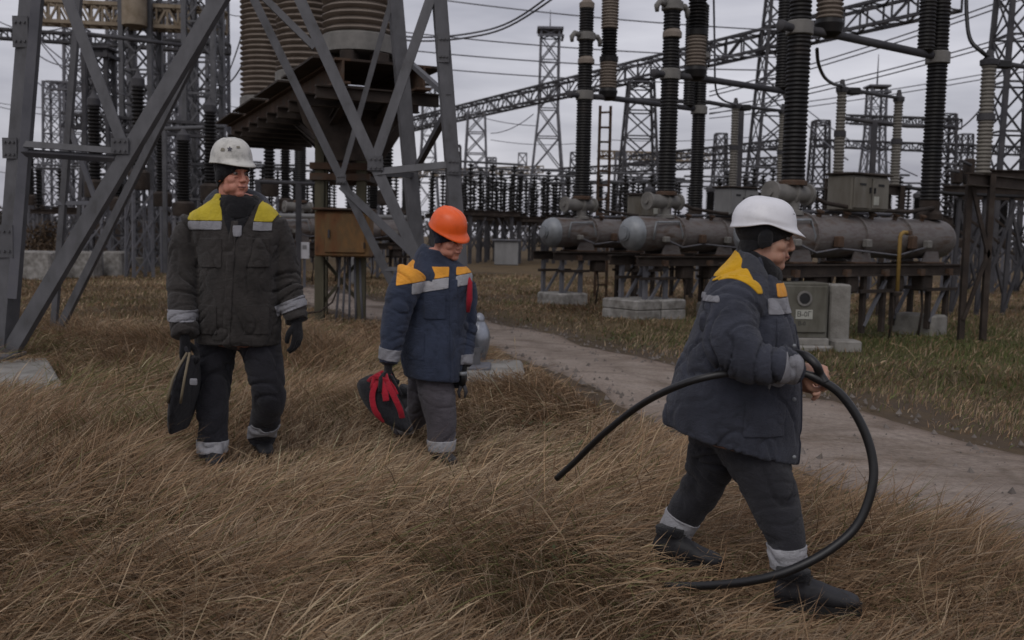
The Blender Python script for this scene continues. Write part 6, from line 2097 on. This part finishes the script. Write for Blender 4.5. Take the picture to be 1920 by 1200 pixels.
def scatter(name, n_clump, per, y0, y1, wy, Lm, width_f, seed, filt, pal_fn, spread=.15, lean_m=.84):
    r = np.random.default_rng(seed)
    yy = y0 + (y1 - y0) * r.random(n_clump) ** wy
    xx = (r.random(n_clump) * 2 - 1) * (yy * .56 + .9)
    cth = -0.62 + (vnoise(xx + 50, yy, .8, 3) - .5) * 4.4 + (vnoise(xx + 5, yy + 77, 2.1, 9) - .5) * 2.2 + r.normal(0, .55, n_clump)
    ch = .42 + .95 * vnoise(xx + 9, yy + 4, 1.3, 7) + r.normal(0, .16, n_clump)
    cl = lean_m + (vnoise(xx + 19, yy + 31, .9, 11) - .5) * .55 + r.normal(0, .1, n_clump)
    cc = pal_fn(xx, yy, r)
    bare = vnoise(xx + 33, yy + 12, 1.7, 41) + .3 * vnoise(xx, yy, 4.1, 43)
    idx = np.repeat(np.arange(n_clump), np.where(bare < .34, per // 5, np.where(bare > .9, int(per * 1.25), per)))
    n = len(idx)
    x = xx[idx] + r.normal(0, spread, n)
    y = yy[idx] + r.normal(0, spread, n)
    keep = filt(x, y, r)
    idx, x, y = idx[keep], x[keep], y[keep]
    n = len(x)
    L = np.clip(Lm * ch[idx] * (.55 + .7 * r.random(n)), .05, 1.0)
    th = cth[idx] + r.normal(0, .8, n)
    ln = np.clip(cl[idx] + r.normal(0, .14, n), .08, 1.0)
    for ti, (fx, fy) in enumerate(TREAD):
        dd = np.hypot(x - fx, y - fy)
        L = L * (1 - (.78 if ti < 4 else .5) * np.exp(-(np.hypot(x - fx, (y - fy + .12) * .75) / .34) ** 2))
    dr = dist_pts(x, y, RN[::2])
    L = L * np.clip(.15 + dr / .75, 0, 1)
    L = L * (1 - .6 * np.exp(-(np.hypot(x - FEET[0][0] - .15, y - FEET[0][1] + .3) / .9) ** 2))
    up = r.random(n) < .03
    ln[up] *= .45
    w = (.0026 + width_f * y) * (.6 + .8 * r.random(n))
    c = cc[idx] * (0.5 + .95 * r.random((n, 1)))
    swap = (r.random(n) < .4) & ~(cc[idx][:, 1] > cc[idx][:, 0])
    c[swap] = PAL[r.integers(0, len(PAL), swap.sum())] * (.6 + .7 * r.random((swap.sum(), 1)))
    c[up] = c[up] * 1.25
    return build_blades(name, x, y, L, th, ln, w, np.clip(c, 0.01, .6), r)

def pal_near(xx, yy, r):
    k = vnoise(xx + 3, yy + 7, .45, 21) * .65 + r.random(len(xx)) * .35
    i = np.clip((k * 5.2 - .6).astype(int), 0, 3)
    c = PAL[np.array([2, 1, 0, 3])[i]].copy()
    g = (vnoise(xx + 70, yy + 1, .8, 5) > .72) & (r.random(len(xx)) < .5)
    c[g] = PAL[4]
    p = r.random(len(xx)) < .2
    c[p] = PAL[5]
    return c
TREAD = [tuple(on_ground(402, 5.65).xy), tuple(on_ground(489, 6.0).xy), tuple(on_ground(826, 6.1).xy), tuple(on_ground(745, 6.6).xy), tuple(G(1530, 1146).xy), tuple(G(1280, 1070).xy)]
FEET = [(*G(920, 705).xy, .36, .28), (*G(-48, 722).xy, .95, .75)]
def filt_near(x, y, r):
    k = ~inside_poly(x + .12, y + .22, ROAD_POLY) & ~inside_poly(x, y, ROAD_POLY)
    for fx, fy, a, b3 in FEET:
        an = math.atan2(fx, fy)
        u = (x - fx) * math.cos(an) - (y - fy) * math.sin(an)
        w = (x - fx) * math.sin(an) + (y - fy) * math.cos(an)
        k &= ~((np.abs(u) < a - .3 * (a > .6)) & (np.abs(w) < b3))
    return k
near_me = scatter('grass', 9000, 36, 2.5, 13.5, 1.0, .33, .00036, 11, lambda x, y, r: filt_near(x, y, r) & ((x < np.interp(y, RN[:, 1], RN[:, 0])) | (y < RN[:, 1].min())), pal_near)
tag(link('grass', near_me, gmat), kind='stuff')

def pal_far(xx, yy, r):
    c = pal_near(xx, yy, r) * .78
    ol = r.random(len(xx)) < .28
    c[ol] = np.array((.125, .112, .045))
    gx, gy = G(1790, 650).x, G(1790, 650).y
    gm_ = np.exp(-(((xx - gx) / 4.2) ** 2 + ((yy - gy) / 5.0) ** 2))
    g = r.random(len(xx)) < gm_ * .62
    c[g] = GREEN_C * (.75 + .6 * r.random((g.sum(), 1)))
    return c
def filt_far(x, y, r):
    k = filt_near(x, y, r)
    d = np.full(len(x), 9.0)
    s = (y < 32)
    d[s] = dist_pts(x[s], y[s], RF[::2])
    return k & (r.random(len(x)) < np.clip((d - .12) / .9, 0, 1))
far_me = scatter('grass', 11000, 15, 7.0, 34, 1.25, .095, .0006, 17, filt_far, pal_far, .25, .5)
tag(link('grass', far_me, gmat), kind='stuff')

# broken upright stems with seed heads, and low green weeds
rs = np.random.default_rng(77)
stm = MB()
for i in range(190):
    y = 2.9 + 9.5 * rs.random() ** 1.3
    x = (rs.random() * 2 - 1) * (y * .54 + .5)
    if not filt_near(np.array([x]), np.array([y]), rs)[0] or dist_pts(np.array([x]), np.array([y]), RN[::3])[0] < .25: continue
    if min(math.hypot(x - a, y - b3) for a, b3 in TREAD) < .35: continue
    h = .12 + .22 * rs.random()
    th = rs.random() * 6.28
    tilt = .25 + .9 * rs.random()
    z = gz(x, y)
    p0 = Vector((x, y, z)); d1 = Vector((math.cos(th) * math.sin(tilt), math.sin(th) * math.sin(tilt), math.cos(tilt)))
    p1 = p0 + d1 * h * .6
    kink = tilt + (rs.random() - .2) * .9
    d2 = Vector((math.cos(th) * math.sin(kink), math.sin(th) * math.sin(kink), math.cos(kink)))
    p2 = p1 + d2 * h * .5
    w = .0012 + .00022 * y
    stm.tube([p0, p1, p2], [w, w * .8, w * .5], 3, False)
    if rs.random() < .45:
        stm.tube([p2, p2 + d2 * .03, p2 + d2 * .07], [w * .6, w * 1.8, w * .4], 4, False)
M['straw'] = mat_plain('pale_straw', (.34, .255, .15), .85, 0, .3, 3)
tag(link('dry_stems', stm.mesh('dry_stems'), M['straw']), kind='stuff')
wd = MB()
for i in range(150):
    y = 3.0 + 16 * rs.random() ** 1.5
    x = (rs.random() * 2 - 1) * (y * .54 + .4)
    g_ = vnoise(np.array([x + 70]), np.array([y + 1]), .8, 5)[0]
    if g_ < .6 or not filt_near(np.array([x]), np.array([y]), rs)[0]: continue
    for k in range(22):
        a = rs.random() * 6.28
        l = (.02 + .035 * rs.random()) * (1 + .03 * y)
        c = Vector((x + rs.normal() * .09, y + rs.normal() * .09, gz(x, y) + .03 + .06 * rs.random()))
        d = Vector((math.cos(a), math.sin(a), .25 + .5 * rs.random())) * l
        s2 = Vector((-math.sin(a), math.cos(a), 0)) * l * .22
        wd.add([c, c + d * .5 + s2, c + d, c + d * .5 - s2], [(0, 1, 2, 3)])
M['weed'] = mat_plain('dull_green_leaf', (.07, .085, .03), .8, 0, .35, 5)
tag(link('weeds', wd.mesh('weeds'), M['weed']), kind='stuff')
